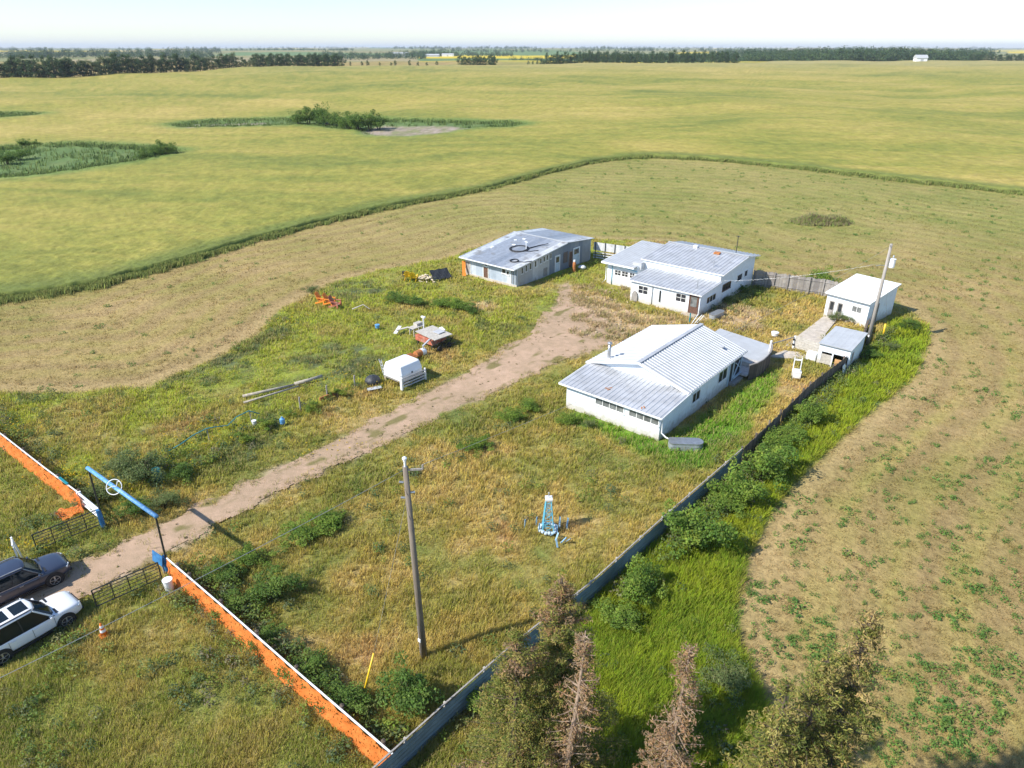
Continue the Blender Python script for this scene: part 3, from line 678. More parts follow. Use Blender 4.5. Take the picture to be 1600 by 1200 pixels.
# ------------------------------------------------------------------ buildings
def facef(face, w0):
    if face == '-y': return lambda a, d, z: (a, w0 - d, z)
    if face == '+x': return lambda a, d, z: (w0 + d, a, z)
    if face == '+y': return lambda a, d, z: (a, w0 + d, z)
def fbox(mb, q, a0, a1, d0, d1, z0, z1):
    p, r = q(a0, d0, z0), q(a1, d1, z1)
    return mb.box(min(p[0], r[0]), max(p[0], r[0]), min(p[1], r[1]), max(p[1], r[1]), z0, z1)
def window(par, face, w0, c, z, w, h, nx=2, ny=1, fm='trim', gm='glass', t=0.06):
    q = facef(face, w0); f = MB()
    fbox(f, q, c-w/2-t, c-w/2, -0.02, 0.05, z-h/2-t, z+h/2+t); fbox(f, q, c+w/2, c+w/2+t, -0.02, 0.05, z-h/2-t, z+h/2+t)
    fbox(f, q, c-w/2, c+w/2, -0.02, 0.05, z+h/2, z+h/2+t); fbox(f, q, c-w/2-t-0.03, c+w/2+t+0.03, -0.02, 0.09, z-h/2-t-0.04, z-h/2-t) ; fbox(f, q, c-w/2, c+w/2, -0.02, 0.05, z-h/2-t, z-h/2)
    for i in range(1, nx): x = c-w/2 + w*i/nx; fbox(f, q, x-0.025, x+0.025, -0.01, 0.04, z-h/2, z+h/2)
    for i in range(1, ny): y = z-h/2 + h*i/ny; fbox(f, q, c-w/2, c+w/2, -0.01, 0.037, y-0.02, y+0.02)
    o = f.build('window', M[fm], par)
    fbox(MB(), q, c-w/2, c+w/2, -0.02, 0.012, z-h/2, z+h/2).build('pane', M[gm], o)
    return o
def door(par, face, w0, c, z0, w, h, m='brown', glass=0.0, fm='trim', gm='glass'):
    q = facef(face, w0)
    o = fbox(MB(), q, c-w/2, c+w/2, -0.02, 0.04, z0, z0+h).build('door', M[m], par)
    f = MB(); fbox(f, q, c-w/2-0.09, c-w/2, -0.02, 0.07, z0, z0+h+0.09); fbox(f, q, c+w/2, c+w/2+0.09, -0.02, 0.07, z0, z0+h+0.09); fbox(f, q, c-w/2, c+w/2, -0.02, 0.07, z0+h, z0+h+0.09)
    f.build('door_frame', M[fm], o)
    if glass: fbox(MB(), q, c-w/2+0.12, c+w/2-0.12, 0.0, 0.052, z0+h*(1-glass)-0.12, z0+h-0.12).build('pane', M[gm], o)
    fbox(MB(), q, c+w/2-0.13, c+w/2-0.08, 0.03, 0.10, z0+h*0.45, z0+h*0.5).build('handle', M['chrome'], o)
    return o
def downspout(par, pts, m='white', r=0.05): return MB().tube(pts, r, 8).build('downspout', M[m], par, smooth=True)

def house_near():
    t = thing('white_house', 'near white stucco house with ribbed gable roof, metal chimney pipe and lower roof in front', 'house', (-23.6, 47.2, 0))
    X0, X1, Y0, YM, Y1 = -28.1, -19.7, 40.32, 44.45, 54.7
    wl = MB()
    wl.prism([(Y0,-0.2),(YM,-0.2),(YM,2.36),(Y0,2.06)], X0, X1, 'x')
    wl.prism([(X0,-0.2),(X1,-0.2),(X1,2.44),(-23.95,3.66),(X0,2.56)], YM+0.002, Y1, 'y')
    wl.build('wall', M['stucco'], t)
    rf = MB()
    a0, a1, rx, e, rz = -28.85, -19.48, -23.95, 2.45, 3.76
    yf, yb = 44.08, 55.15
    rf.roof((a0, yf, e), (0, yb-yf, 0), (rx-a0, 0, rz-e), 0.05, 0.40, 0.045)
    rf.roof((a1, yf, e), (0, yb-yf, 0), (rx-a1, 0, rz-e), 0.05, 0.40, 0.045)
    o = rf.build('roof', M['steel_white'], t)
    MB().bar((rx, yf-0.03, rz+0.045), (rx, yb+0.03, rz+0.045), 0.34, 0.05).build('ridge_cap', M['steel'], o)
    fa = MB()
    for sx in (a0, a1): fa.bar((sx, yf-0.02, e-0.02), (rx, yf-0.02, rz-0.02), 0.05, 0.17)
    fa.bar((a1+0.03, yf, e-0.10), (a1+0.03, yb, e-0.10), 0.05, 0.13); fa.bar((a0-0.03, yf, e-0.10), (a0-0.03, yb, e-0.10), 0.05, 0.13)
    fa.build('fascia', M['white'], o)
    MB().tube([(-20.9, 53.0, 2.7), (-20.9, 53.0, 3.1)], 0.09, 10).box(-21.06,-20.74,52.84,53.16,3.1,3.16).build('roof_vent', M['grey'], o)
    r2 = MB().roof((-28.6, 39.9, 2.12), (9.2, 0, 0), (0, 4.5, 0.33), 0.05, 0.40, 0.04).build('front_roof', M['steel'], t)
    tag(r2, 'lower weathered grey metal roof over the front room')
    MB().bar((-28.6, 39.88, 2.07), (-19.4, 39.88, 2.07), 0.05, 0.12).bar((-19.38, 39.9, 2.06), (-19.38, 44.3, 2.38), 0.04, 0.13).bar((-28.62, 39.9, 2.06), (-28.62, 44.3, 2.38), 0.04, 0.13).build('fascia', M['white'], r2)
    sc_ = None
    for (x, y) in ((-25.0, 41.3), (-24.8, 41.5), (-24.75, 41.2), (-21.3, 40.3), (-21.2, 40.5)): MB().obox((x, y, 2.12+(y-39.9)*0.073+0.04), 0.28, 0.09, 0.03, rz=x*3).build('rust_patch', M['rust'], r2)
    pz = 2.45 + (3.76-2.45)*(1.55/4.9)
    c = MB().tube([(-27.3, 45.1, pz-0.2), (-27.3, 45.1, pz+1.25)], 0.13, 12).build('chimney', M['chrome'], t, smooth=True)
    MB().lathe([(0.02,0),(0.20,0.0),(0.20,0.10),(0.14,0.16),(0.02,0.2)], (-27.3,45.1,pz+1.28), 12).build('chimney_cap', M['chrome'], c)
    MB().obox((-27.3,45.1,pz+0.03), 0.5,0.5,0.05, ry=-0.26).build('flashing', M['white'], c)
    window(t, '-y', Y0, -24.05, 1.46, 2.5, 0.5, 4, 1, gm='glassl'); window(t, '-y', Y0, -21.05, 1.46, 2.45, 0.5, 4, 1, gm='glassl')
    window(t, '+x', X1, 46.05, 1.42, 1.25, 0.8, 2, 1); window(t, '+x', X1, 50.9, 1.5, 1.6, 0.95, 2, 1)
    # burnt, boarded side entrance
    q = facef('+x', X1)
    b = fbox(MB(), q, 52.15, 54.6, -0.02, 0.02, 0.0, 2.2).build('side_doorway', M['black'], t)
    tag(b, 'dark gutted side doorway')
    k = MB(); 
    for a in (52.15, 52.95, 54.55): fbox(k, q, a-0.06, a+0.06, 0.01, 0.10, 0.0, 2.2)
    k.bar(q(53.0, 0.14, 0.6), q(54.0, 0.14, 1.9), 0.09, 0.05).bar(q(53.1, 0.13, 1.9), q(54.4, 0.13, 1.0), 0.09, 0.05).bar(q(52.9, 0.15, 0.5), q(54.6, 0.15, 0.5), 0.14, 0.12)
    k.build('loose_boards', M['lightblue'], b)
    MB().obox((X1+0.27, 53.4, 0.1), 0.5, 1.9, 0.35).build('step', M['greywood'], t)
    downspout(t, [(-19.36, 39.95, 2.05), (-19.5, 40.3, 1.9), (-19.6, 40.5, 1.75), (-19.6, 40.5, 0.6), (-19.2, 40.45, 0.4), (-18.4, 40.5, 0.25)], r=0.06)
    downspout(t, [(-19.42, 44.0, 2.36), (-19.5, 44.1, 2.25), (-19.62, 44.2, 2.15)], r=0.05)
house_near()

def deck():
    t = thing('deck', 'low pale deck with curved dark board railing behind the near white house', 'deck', (-21.5, 58.0, 0))
    path = [(-18.75,54.3),(-18.42,55.2),(-18.30,56.2),(-18.34,57.2),(-18.44,58.2),(-18.66,59.1),(-18.95,59.9),(-19.25,60.45)]
    MB().prism([(-25.2,54.15),(-18.9,54.15)] + [(x-0.08, y) for x, y in path[1:]] + [(-19.7,61.6),(-25.2,62.6)], 0.42, 0.55, 'z').build('floor', M['deck'], t)
    MB().prism([(-25.3,57.5),(-19.0,57.5),(-18.75,58.6),(-19.6,61.8),(-25.3,62.8)], 0.56, 0.70, 'z').build('upper_platform', M['steel_white'], t)
    MB().box(-21.2,-19.2,55.9,56.5,0.56,0.95).build('bench', M['plank'], t)
    p = MB()
    for i in range(len(path)-1):
        (x0,y0),(x1,y1) = path[i], path[i+1]
        for k in range(5):
            f0, f1 = k/5, (k+0.93)/5
            p.add(*_plank((x0+(x1-x0)*f0, y0+(y1-y0)*f0), (x0+(x1-x0)*f1, y0+(y1-y0)*f1), 0.02, 1.48 + 0.03*math.sin(i*3+k*2), 0.025))
    o = p.build('railing', M['fence_dark'], t)
    MB().tube([(x, y, 1.52) for x, y in path], 0.06, 6).build('top_rail', M['greywood'], o)
    MB().box(-19.36,-19.20,60.4,60.56,-0.1,1.7).build('post', M['white'], t)
def _plank(a, b, z0, z1, th):
    d = Vector((b[0]-a[0], b[1]-a[1], 0)).normalized(); n = Vector((-d.y, d.x, 0)) * th/2
    vs = [(a[0]-n.x,a[1]-n.y,z0),(b[0]-n.x,b[1]-n.y,z0),(b[0]+n.x,b[1]+n.y,z0),(a[0]+n.x,a[1]+n.y,z0)]
    vs += [(x,y,z1) for x,y,z in vs]
    return vs, [(3,2,1,0),(4,5,6,7),(0,1,5,4),(1,2,6,5),(2,3,7,6),(3,0,4,7)]
deck()

def house_rear():
    t = thing('white_house', 'rear white house with stepped metal roofs, side wing and brown front door', 'house', (-34, 73, 0))
    XP0, XP1 = -37.9, -29.35; YP, YC, YB = 66.4, 71.1, 80.6
    XM0 = -39.2; XW0 = -43.4
    wl = MB()
    wl.prism([(YP,-0.2),(YC,-0.2),(YC,2.68),(YP,2.40)], XP0, XP1, 'x')
    wl.prism([(YC+0.002,-0.2),(YB,-0.2),(YB,3.72),(77.6,4.22),(YC+0.002,3.54)], XM0, XP1+0.003, 'x')
    wl.prism([(69.9,-0.2),(79.2,-0.2),(79.2,3.4),(69.9,2.82)], XW0, XM0-0.002, 'x')
    wl.build('wall', M['stucco'], t)
    r1 = MB().roof((-38.2, 66.12, 2.42), (9.1, 0, 0), (0, 4.96, 0.33), 0.05, 0.46, 0.05).build('porch_roof', M['steel'], t)
    MB().bar((-38.2,66.10,2.37),(-29.1,66.10,2.37),0.05,0.10).build('fascia', M['white'], r1)
    rm = MB().roof((-39.45, 70.95, 3.58), (10.45, 0, 0), (0, 6.7, 0.70), 0.05, 0.46, 0.05)
    rm.roof((-39.45, 81.2, 3.70), (10.45, 0, 0), (0, -3.55, 0.58), 0.05, 0.46, 0.05)
    o = rm.build('roof', M['steel'], t)
    MB().bar((-39.5,77.65,4.34),(-28.95,77.65,4.34),0.3,0.05).build('ridge_cap', M['steel_white'], o)
    MB().bar((-39.45,70.93,3.53),(-29.0,70.93,3.53),0.05,0.10).bar((-28.98,70.95,3.53),(-28.98,77.6,4.22),0.04,0.14).bar((-28.98,77.66,4.22),(-28.98,81.2,3.64),0.04,0.14).build('fascia', M['trim'], o)
    rw = MB().roof((-43.85, 69.2, 2.84), (4.55, 0, 0), (0, 9.6, 0.70), 0.05, 0.4, 0.03).build('wing_roof', M['steel_white'], t)
    MB().bar((-43.85,69.18,2.76),(-39.3,69.18,2.76),0.06,0.2).bar((-43.87,69.2,2.76),(-43.87,78.7,3.45),0.05,0.16).build('fascia', M['white'], rw)
    MB().box(-40.1,-38.9,70.2,70.95,2.5,3.25).build('gutter_box', M['grey'], rw)
    MB().box(-35.9,-35.4,77.2,77.6,4.25,4.55).build('roof_vent', M['white'], o)
    MB().obox((-32.5,76.6,4.30),0.7,0.5,0.16,rx=0.11).build('roof_hatch', M['rust'], o)
    MB().tube([(-30.9,78.3,4.0),(-30.9,78.3,6.3)],0.045,8).box(-31.15,-30.65,78.27,78.33,6.2,6.26).build('antenna_mast', M['blackm'], o)
    MB().tube([(-31.0,72.6,3.7),(-31.0,72.6,4.5)],0.03,6).bar((-31.4,72.6,4.45),(-30.6,72.6,4.45),0.03,0.03).bar((-31.4,72.9,4.2),(-30.7,72.3,4.3),0.03,0.03).build('antenna', M['chrome'], o)
    MB().tube([(-30.5,67.8,2.5),(-30.5,67.8,3.4)],0.04,8).build('vent_pipe', M['chrome'], r1)
    window(t, '-y', YP, -36.3, 1.5, 1.15, 0.85, 2, 2); window(t, '-y', YP, -31.6, 1.6, 1.15, 0.85, 2, 2)
    door(t, '-y', YP, -30.05, 0.15, 0.95, 2.0, 'brown', 0.55, 'brown', 'glassl')
    MB().box(-31.1,-29.4,65.5,66.4,-0.1,0.16).build('step', M['concrete'], t)
    MB().box(-34.2,-34.05,66.3,66.42,0.6,1.9).build('meter_pipe', M['blackm'], t)
    window(t, '-y', 69.9, -41.85, 1.62, 0.8, 0.6, 2, 2); window(t, '-y', 69.9, -40.85, 1.64, 0.8, 0.6, 2, 2); window(t, '-y', 69.9, -39.85, 1.66, 0.6, 0.6, 2, 2)
    window(t, '+x', XP1, 69.15, 1.3, 2.2, 0.7, 3, 1); window(t, '+x', XP1+0.003, 73.0, 1.77, 2.1, 0.7, 3, 1, fm='brown'); window(t, '+x', XP1+0.003, 76.5, 1.97, 1.3, 0.72, 1, 1); window(t, '+x', XP1+0.003, 78.3, 2.03, 0.8, 0.68, 1, 1)
    downspout(t, [(-43.75,69.15,2.7),(-43.5,69.8,2.45),(-43.5,69.82,0.5),(-43.7,69.4,0.15)])
    downspout(t, [(-35.1,66.15,2.3),(-35.1,66.3,2.1),(-35.1,66.34,0.1)], 'grey', 0.04)
    downspout(t, [(-42.6,69.82,2.6),(-39.2,69.82,2.25)], 'blue2', 0.05); downspout(t, [(-42.65,69.83,2.6),(-42.65,69.83,0.0)], 'blue2', 0.04)
    MB().prism([(-37.6,0.0),(-36.9,0.0),(-36.9,0.8),(-37.05,1.15),(-37.25,1.25),(-37.45,1.15),(-37.6,0.8)], 66.22, 66.30, 'y').build('leaning_panel', M['greywood'], t)
house_rear()

def barn():
    t = thing('barn', 'long low grey barn of patched metal sheets with slot windows down its side', 'barn', (-55, 69, 0))
    X0, X1, Y0, Y1, YR = -59.35, -50.85, 61.5, 77.3, 71.6
    zz = lambda y: 2.42 + (y-61.5)*(3.52-2.42)/(YR-61.5) if y <= YR else 3.52 - (y-YR)*0.10
    MB().box(X0, X1, Y0, Y0+0.15, -0.2, zz(Y0)).build('front_wall', M['barn_wall'], t); MB().box(X0, X1, Y1-0.15, Y1, -0.2, zz(Y1)-0.02).build('back_wall', M['barn_wall'], t)
    for x0, x1 in ((X0, X0+0.15), (X1-0.15, X1)): MB().prism([(Y0+0.152,-0.2),(68.0,-0.2),(68.0,zz(68.0)),(Y0+0.152,zz(Y0+0.15))], x0, x1, 'x').build('side_wall', M['barn_side'], t)
    for x0, x1 in ((X0, X0+0.15), (X1-0.15, X1)): MB().prism([(68.002,-0.2),(Y1-0.152,-0.2),(Y1-0.152,zz(Y1-0.15)-0.02),(YR,zz(YR)),(68.002,zz(68.0))], x0, x1, 'x').build('rear_side_wall', M['barn_dark'], t)
    rf = MB().roof((-59.75, 60.75, zz(60.75)+0.03), (9.1, 0, 0), (0, YR-60.75, zz(YR)-zz(60.75)), 0.05, 1.15, 0.015)
    rf.roof((-59.75, 77.9, zz(77.9)+0.03), (9.1, 0, 0), (0, YR-77.9, zz(YR)-zz(77.9)), 0.05, 1.15, 0.015)
    o = rf.build('roof', M['steel_patch'], t)
    MB().bar((-59.75,60.72,zz(60.75)-0.04),(-50.65,60.72,zz(60.75)-0.03),0.06,0.13).bar((-50.63,60.75,zz(60.75)-0.03),(-50.63,YR,zz(YR)-0.03),0.04,0.12).bar((-59.77,60.75,zz(60.75)-0.03),(-59.77,YR,zz(YR)-0.03),0.04,0.12).build('fascia', M['white'], o)
    MB().bar((-59.8,YR,zz(YR)+0.06),(-50.6,YR,zz(YR)+0.06),0.3,0.04).build('ridge_cap', M['steel_white'], o)
    MB().box(X0-0.02,X1+0.02,Y0-0.06,Y0-0.003,-0.2,0.22).build('foundation', M['concrete'], t)
    p = MB()
    for (x,y) in ((-58.2,65.4),(-57.3,69.0),(-56.5,69.9),(-56.3,67.5)): MB().obox((x,y,zz(y)+0.07),0.5,0.35,0.06,rz=x).build('loose_flashing', M['white'], o)
    # front openings
    door(t, '-y', Y0, -55.85, 0.22, 0.75, 1.45, 'brown', 0.0, 'trim'); window(t, '-y', Y0, -55.85, 1.86, 0.4, 0.36, 1, 1)
    door(t, '-y', Y0, -58.9, 0.22, 0.7, 1.55, 'greywood', 0.0, 'trim')
    window(t, '-y', Y0, -52.9, 1.62, 0.55, 0.5, 1, 1); window(t, '-y', Y0, -52.25, 1.52, 0.35, 0.42, 1, 1)
    k = MB()
    for x in (-51.6, -51.3, -50.95): k.bar((x, Y0-0.03, 0.3), (x, Y0-0.03, 2.2), 0.09, 0.05)
    k.build('corner_strips', M['blackm'], t)
    for c in (62.5, 63.3, 64.1, 65.1): window(t, '+x', X1, c, zz(c)-0.68, 0.3, 0.75, 1, 1, t=0.03)
    for c in (66.15, 66.85, 67.5): window(t, '+x', X1, c, zz(c)-0.66, 0.28, 0.65, 1, 1, t=0.03)
    window(t, '+x', X1, 68.25, zz(68.25)-0.7, 0.26, 0.7, 1, 1, t=0.03)
    door(t, '+x', X1, 67.15, 0.1, 0.5, 0.95, 'greywood', 0, 'greywood')
    door(t, '+x', X1, 69.7, 0.1, 0.9, 2.05, 'lightblue', 0.35, 'white'); door(t, '+x', X1, 73.9, 0.1, 1.3, 2.25, 'lightblue', 0.3, 'white')
    door(t, '+x', X1, 72.6, 0.1, 0.7, 2.0, 'brown', 0, 'greywood')
    MB().box(X1+0.01,X1+0.05,71.0,71.9,0.9,2.3).build('wall_patch', M['fence_dark'], t)
    # things lying on the roof
    def coil(x, y, r, n, seed, label):
        rr = random.Random(seed); pts = []
        for i in range(n*14):
            a = 2*math.pi*i/14; k = r*(1 + 0.10*math.sin(a*0.6+seed) + rr.uniform(-0.03,0.03))
            yy = y + k*1.05*math.sin(a); pts.append((x + k*1.15*math.cos(a) , yy, zz(yy)+0.10+0.02*(i//14)))
        e = pts[-1]; pts += [(e[0]+0.9, e[1]+0.5, zz(e[1]+0.5)+0.09), (e[0]+1.5, e[1]+1.2, zz(e[1]+1.2)+0.09)]
        h = thing('hose_coil', label, 'hose', (x, y, zz(y)), 'hoses lying on the barn roof')
        MB().tube(pts, 0.045, 6).build('hose', M['black'], h, smooth=True)
    coil(-54.7, 66.6, 1.05, 3, 1, 'largest ring of black hose lying on the barn roof')
    coil(-52.5, 63.0, 0.45, 3, 2, 'small tangle of black hose near the front eave of the barn roof')
    h = thing('hose_coil', 'long loose bend of black hose on the barn roof towards its ridge', 'hose', (-53.2, 68.8, zz(68.8)), 'hoses lying on the barn roof')
    for k in range(3):
        MB().tube([(-53.6+i*0.12, 67.5-k*0.12+0.30*i-0.010*i*i+0.15*k*math.sin(i*0.4), zz(67.5+0.30*i)+0.10+k*0.02) for i in range(12)], 0.045, 6).build('hose', M['black'], h, smooth=True)
    h = thing('vent_pipe', 'thin white vent pipe standing on the barn roof beside the hose ring', 'pipe', (-54.0, 67.2, zz(67.2)))
    MB().tube([(-54.0,67.2,zz(67.2)),(-54.0,67.2,zz(67.2)+1.0)],0.06,8).build('pipe', M['white'], h); MB().box(-54.25,-53.75,67.17,67.23,zz(67.2)+0.85,zz(67.2)+0.93).build('cap', M['white'], h)
barn()

def shed():
    t = thing('shed', 'white shed with sloping white roof and glazed double doors behind the leaning pole', 'shed', (0, 0, 0))
    W, D = 4.55, 6.0
    MB().prism([(0,-0.6),(D,-0.6),(D,3.36),(0,2.62)], -W, 0, 'x').build('wall', M['stucco'], t)
    r = MB().roof((-W-0.15, -0.35, 2.64), (W+0.3, 0, 0), (0, D+0.6, 0.77), 0.06, 0.6, 0.012).build('roof', M['white'], t)
    MB().bar((-W-0.15,-0.37,2.59),(0.15,-0.37,2.59),0.05,0.13).bar((0.17,-0.35,2.59),(0.17,D+0.25,3.36),0.05,0.13).build('fascia', M['trim'], r)
    for c in (-3.85, -2.95): door(t, '-y', 0, c, 0.05, 0.62, 1.75, 'greywood', 0.5, 'white')
    window(t, '-y', 0, -1.2, 1.55, 0.95, 0.6, 2, 1, gm='glassl')
    door(t, '+x', 0, 1.6, 0.1, 0.9, 1.9, 'fence_dark', 0, 'blackm')
    t.location = (-14.62, 74.75, 0.0); t.rotation_euler = (0, 0, math.radians(-10.5))
shed()
def small_shed():
    t = thing('small_shed', 'small white outbuilding with flat grey roof and open front beside the dark fence', 'shed', (-14, 64.2, 0))
    X0, X1, Y0, Y1 = -15.45, -12.75, 62.1, 66.4
    w = MB().prism([(Y0,-0.3),(Y1,-0.3),(Y1,2.22),(Y0,2.02)], X1-0.12, X1, 'x').prism([(Y0,-0.3),(Y1,-0.3),(Y1,2.22),(Y0,2.02)], X0, X0+0.12, 'x')
    w.box(X0+0.122,X1-0.122,Y1-0.12,Y1,-0.3,2.2).box(X0+0.122,X1-0.122,Y0+0.003,Y0+0.10,1.25,2.0).box(X0+0.122,X0+0.3,Y0+0.003,Y0+0.1,-0.3,1.248).box(-14.25,-14.12,Y0+0.003,Y0+0.1,-0.3,1.248)
    w.build('wall', M['stucco'], t)
    MB().roof((X0-0.1, Y0-0.2, 2.03), (X1-X0+0.2, 0, 0), (0, Y1-Y0+0.55, 0.215), 0.06, 0.7, 0.012).build('roof', M['steel_white'], t)
    MB().box(X0+0.3,-14.25,Y0+0.03,Y0+0.08,0.1,1.02).build('door', M['plank'], t)
    MB().box(X1+0.002,X1+0.04,62.7,63.2,0.6,1.5).build('window', M['greywood'], t)
    p = thing('plywood_sheet', 'orange plywood sheet standing in the open front of the small white outbuilding', 'plywood', (-13.4, 61.95, 0))
    MB().obox((-13.45,61.92,0.45),0.85,0.03,0.95,rx=0.12).build('sheet', M['plywood'], p)
small_shed()
# distant farm buildings
def far_building(px, py, w, d, h, label, m='white'):
    x, y = at_t(px, py); u, v = c2w(x, y); z = float(terr(x, y)); t = thing('farm_building', label, 'farm building', (u, v, z))
    b = MB().box(-w/2, w/2, -d/2, d/2, -1, h).build('wall', M[m], None); b.parent = t
    r = MB().prism([(-d/2-0.5, h-0.3), (d/2+0.5, h-0.3), (d/4, h*1.55), (0, h*1.7), (-d/4, h*1.55)], -w/2-0.5, w/2+0.5, 'x').build('roof', M['steel_white'], None); r.parent = t
    dd = MB().box(-1.5, 1.5, -d/2-0.1, -d/2+0.05, 0, h*0.75).build('door', M['grey'], None); dd.parent = t
    t.rotation_euler = (0, 0, math.radians(35))
far_building(1437, 96, 11, 9, 4.2, 'small white barn at the edge of the woods far to the right')
far_building(626, 87, 34, 14, 5, 'long white farm building far beyond the field left of centre')
far_building(676, 88, 30, 10, 3.5, 'low white farm shed farther right among distant trees', 'grey')
far_building(700, 87, 26, 10, 3.5, 'pale farm shed standing rightmost of the distant farmyard')

# ------------------------------------------------------------------ fences
def board_fence(name, label, pts, z0, z1, m, board=0.16, post=2.4, rail=True, railm=None, jit=0.06, gap=0.01, side=1, cat='fence'):
    cx = sum(p[0] for p in pts)/len(pts); cy = sum(p[1] for p in pts)/len(pts)
    t = thing(name, label, cat, (cx, cy, 0)); b = MB(); r = MB(); posts = []; rr = random.Random(len(label))
    for (x0,y0),(x1,y1) in zip(pts, pts[1:]):
        L = math.hypot(x1-x0, y1-y0); n = max(1, int(L/board)); dx, dy = (x1-x0)/L, (y1-y0)/L
        for i in range(n):
            if rr.random() < 0.012: continue
            a = i*L/n; e = a + L/n - gap
            b.add(*_plank((x0+dx*a, y0+dy*a), (x0+dx*e, y0+dy*e), z0-0.3, z1 + rr.uniform(-jit, jit), 0.022))
        nx, ny = -dy*side*0.05, dx*side*0.05
        for h in (z0+0.35, z1-0.3): r.bar((x0+nx, y0+ny, h), (x1+nx, y1+ny, h), 0.05, 0.10)
        for k in range(int(L/post)+1): posts.append((x0+dx*k*post+nx*2.3, y0+dy*k*post+ny*2.3))
    b.build('boards', M[m], t)
    if rail: r.build('rails', M[railm or m], t)
    for x, y in posts: MB().box(x-0.06,x+0.06,y-0.06,y+0.06,-0.3,z1+0.08).build('post', M[railm or m], t)
    return t
board_fence('board_fence', 'dark weathered board fence running up the right side to the small outbuilding', [(-13.62,41.0),(-13.55,48),(-13.5,54.4),(-12.95,62.0)], 0, 1.42, 'fence_dark', side=1)
board_fence('board_fence', 'short dark board fence between the small outbuilding and the white shed', [(-12.95,66.6),(-13.6,70.5),(-14.3,74.5)], 0, 1.3, 'fence_dark', side=1)
board_fence('board_fence', 'grey weathered board fence from the rear white house towards the shed', [(-29.2,80.75),(-25.3,81.5),(-21.4,82.3),(-18.6,82.0)], 0, 1.9, 'fence_board', side=-1, jit=0.08)
def corral_fence():
    t = thing('corral_fence', 'whitewashed fence with boarded top and open rails between barn and rear house', 'fence', (-47.5, 79, 0))
    a, b = Vector((-50.8,78.0,0)), Vector((-43.3,79.4,0)); L = (b-a).length; d = (b-a)/L
    MB().add(*_plank(a[:2], b[:2], 1.25, 2.35, 0.03)).build('boards', M['whiteboard'], t)
    for h in (0.25, 0.6, 0.95): MB().bar((a.x,a.y,h),(b.x,b.y,h),0.04,0.14).build('rail', M['whiteboard'], t)
    for k in range(6):
        p = a + d*(0.3 + k*(L-0.6)/5); MB().box(p.x-0.05,p.x+0.05,p.y-0.10,p.y-0.03,-0.2,2.42).build('post', M['blackm'], t)
corral_fence()
def metal_fence():
    pts = [(-15.0,4.0),(-14.85,13.4),(-14.72,17.6),(-14.25,23.4),(-14.05,31.4),(-13.66,40.9)]
    t = thing('metal_fence', 'blue grey corrugated metal fence running along the right side of the front yard', 'fence', (-14.2, 22, 0)); b = MB(); c = MB()
    for (x0,y0),(x1,y1) in zip(pts, pts[1:]):
        prof = []; n = 12
        for i in range(n+1):
            z = -0.1 + 1.45*i/n; prof.append((0.0 if i % 2 else 0.045, z))
        vs = [(x0+o, y0, z) for o, z in prof] + [(x1+o, y1, z) for o, z in prof]; m = n+1
        b.add(vs, [(i, i+1, m+i+1, m+i) for i in range(n)])
        c.bar((x0-0.02,y0,1.40),(x1-0.02,y1,1.40),0.07,0.05)
    o = b.build('sheets', M['fence_metal'], t); sm = o.modifiers.new('thickness', 'SOLIDIFY'); sm.thickness = 0.01
    c.build('top_rail', M['greywood'], t)
    for (x0,y0),(x1,y1) in zip(pts, pts[1:]):
        L = math.hypot(x1-x0,y1-y0)
        for k in range(int(L/2.4)+1):
            f = k*2.4/L; x, y = x0+(x1-x0)*f, y0+(y1-y0)*f
            MB().box(x-0.13,x-0.05,y-0.04,y+0.04,-0.2,1.41).build('post', M['plank'], t)
metal_fence()

def net_fence(label, pts, top, posts, seed):
    t = thing('safety_net_fence', label, 'fence', (pts[0][0], pts[0][1], 0)); rr = random.Random(seed)
    # net sheet: sags and billows between the posts
    V = []; Fc = []; L = 0; seg = []
    for (x0,y0),(x1,y1) in zip(pts, pts[1:]):
        n = int(math.hypot(x1-x0,y1-y0)/0.18)
        seg += [(x0+(x1-x0)*i/n, y0+(y1-y0)*i/n) for i in range(n)]
    seg.append(pts[-1]); K = 9
    for i, (x, y) in enumerate(seg):
        for k in range(K):
            z = top - 0.06 - (top-0.12)*k/(K-1) + 0.03*math.sin(i*0.9+k)
            o = -0.06 - 0.10*abs(math.sin(i*0.19))*(k/(K-1)) + 0.035*math.sin(i*1.3+k*1.7) - 0.12*(k/(K-1))**2
            V.append((x, y+o, z))
    for i in range(len(seg)-1):
        for k in range(K-1): Fc.append((i*K+k, (i+1)*K+k, (i+1)*K+k+1, i*K+k+1))
    MB().add(V, Fc).build('net', M['net'], t, smooth=True, fix=False)
    r = MB()
    for (x0,y0),(x1,y1) in zip(pts, pts[1:]): r.bar((x0,y0,top),(x1,y1,top),0.065,0.06)
    r.build('top_rail', M['white'], t)
    for x, y in posts:
        p = MB().tube([(x,y+0.11,-0.2),(x,y+0.11,top+0.02)],0.07,8).build('post', M['greywood'], t)
        MB().lathe([(0.02,0),(0.10,0),(0.10,0.05),(0.03,0.09),(0.02,0.1)], (x,y+0.12,top+0.02), 10).build('post_cap', M['bark'], p)
net_fence('orange net fence under a white rail running right from the blue gate sign', [(-33.05,10.25),(-27,10.35),(-21,10.4),(-14.9,10.5)], 1.22, [(-32.1,10.25),(-30.9,10.3),(-27.8,10.35),(-24.6,10.4),(-21.4,10.4),(-18.2,10.45),(-15.6,10.5)], 1)
net_fence('orange net fence under a white rail at the far left side of the entrance', [(-74,7.6),(-62,8.4),(-55,8.95),(-48,9.3),(-43.4,9.6)], 1.22, [(-70,7.9),(-66,8.15),(-62,8.4),(-58.5,8.7),(-55,8.95),(-51.8,9.1),(-49.2,9.25),(-46.4,9.4),(-43.6,9.6)], 2)
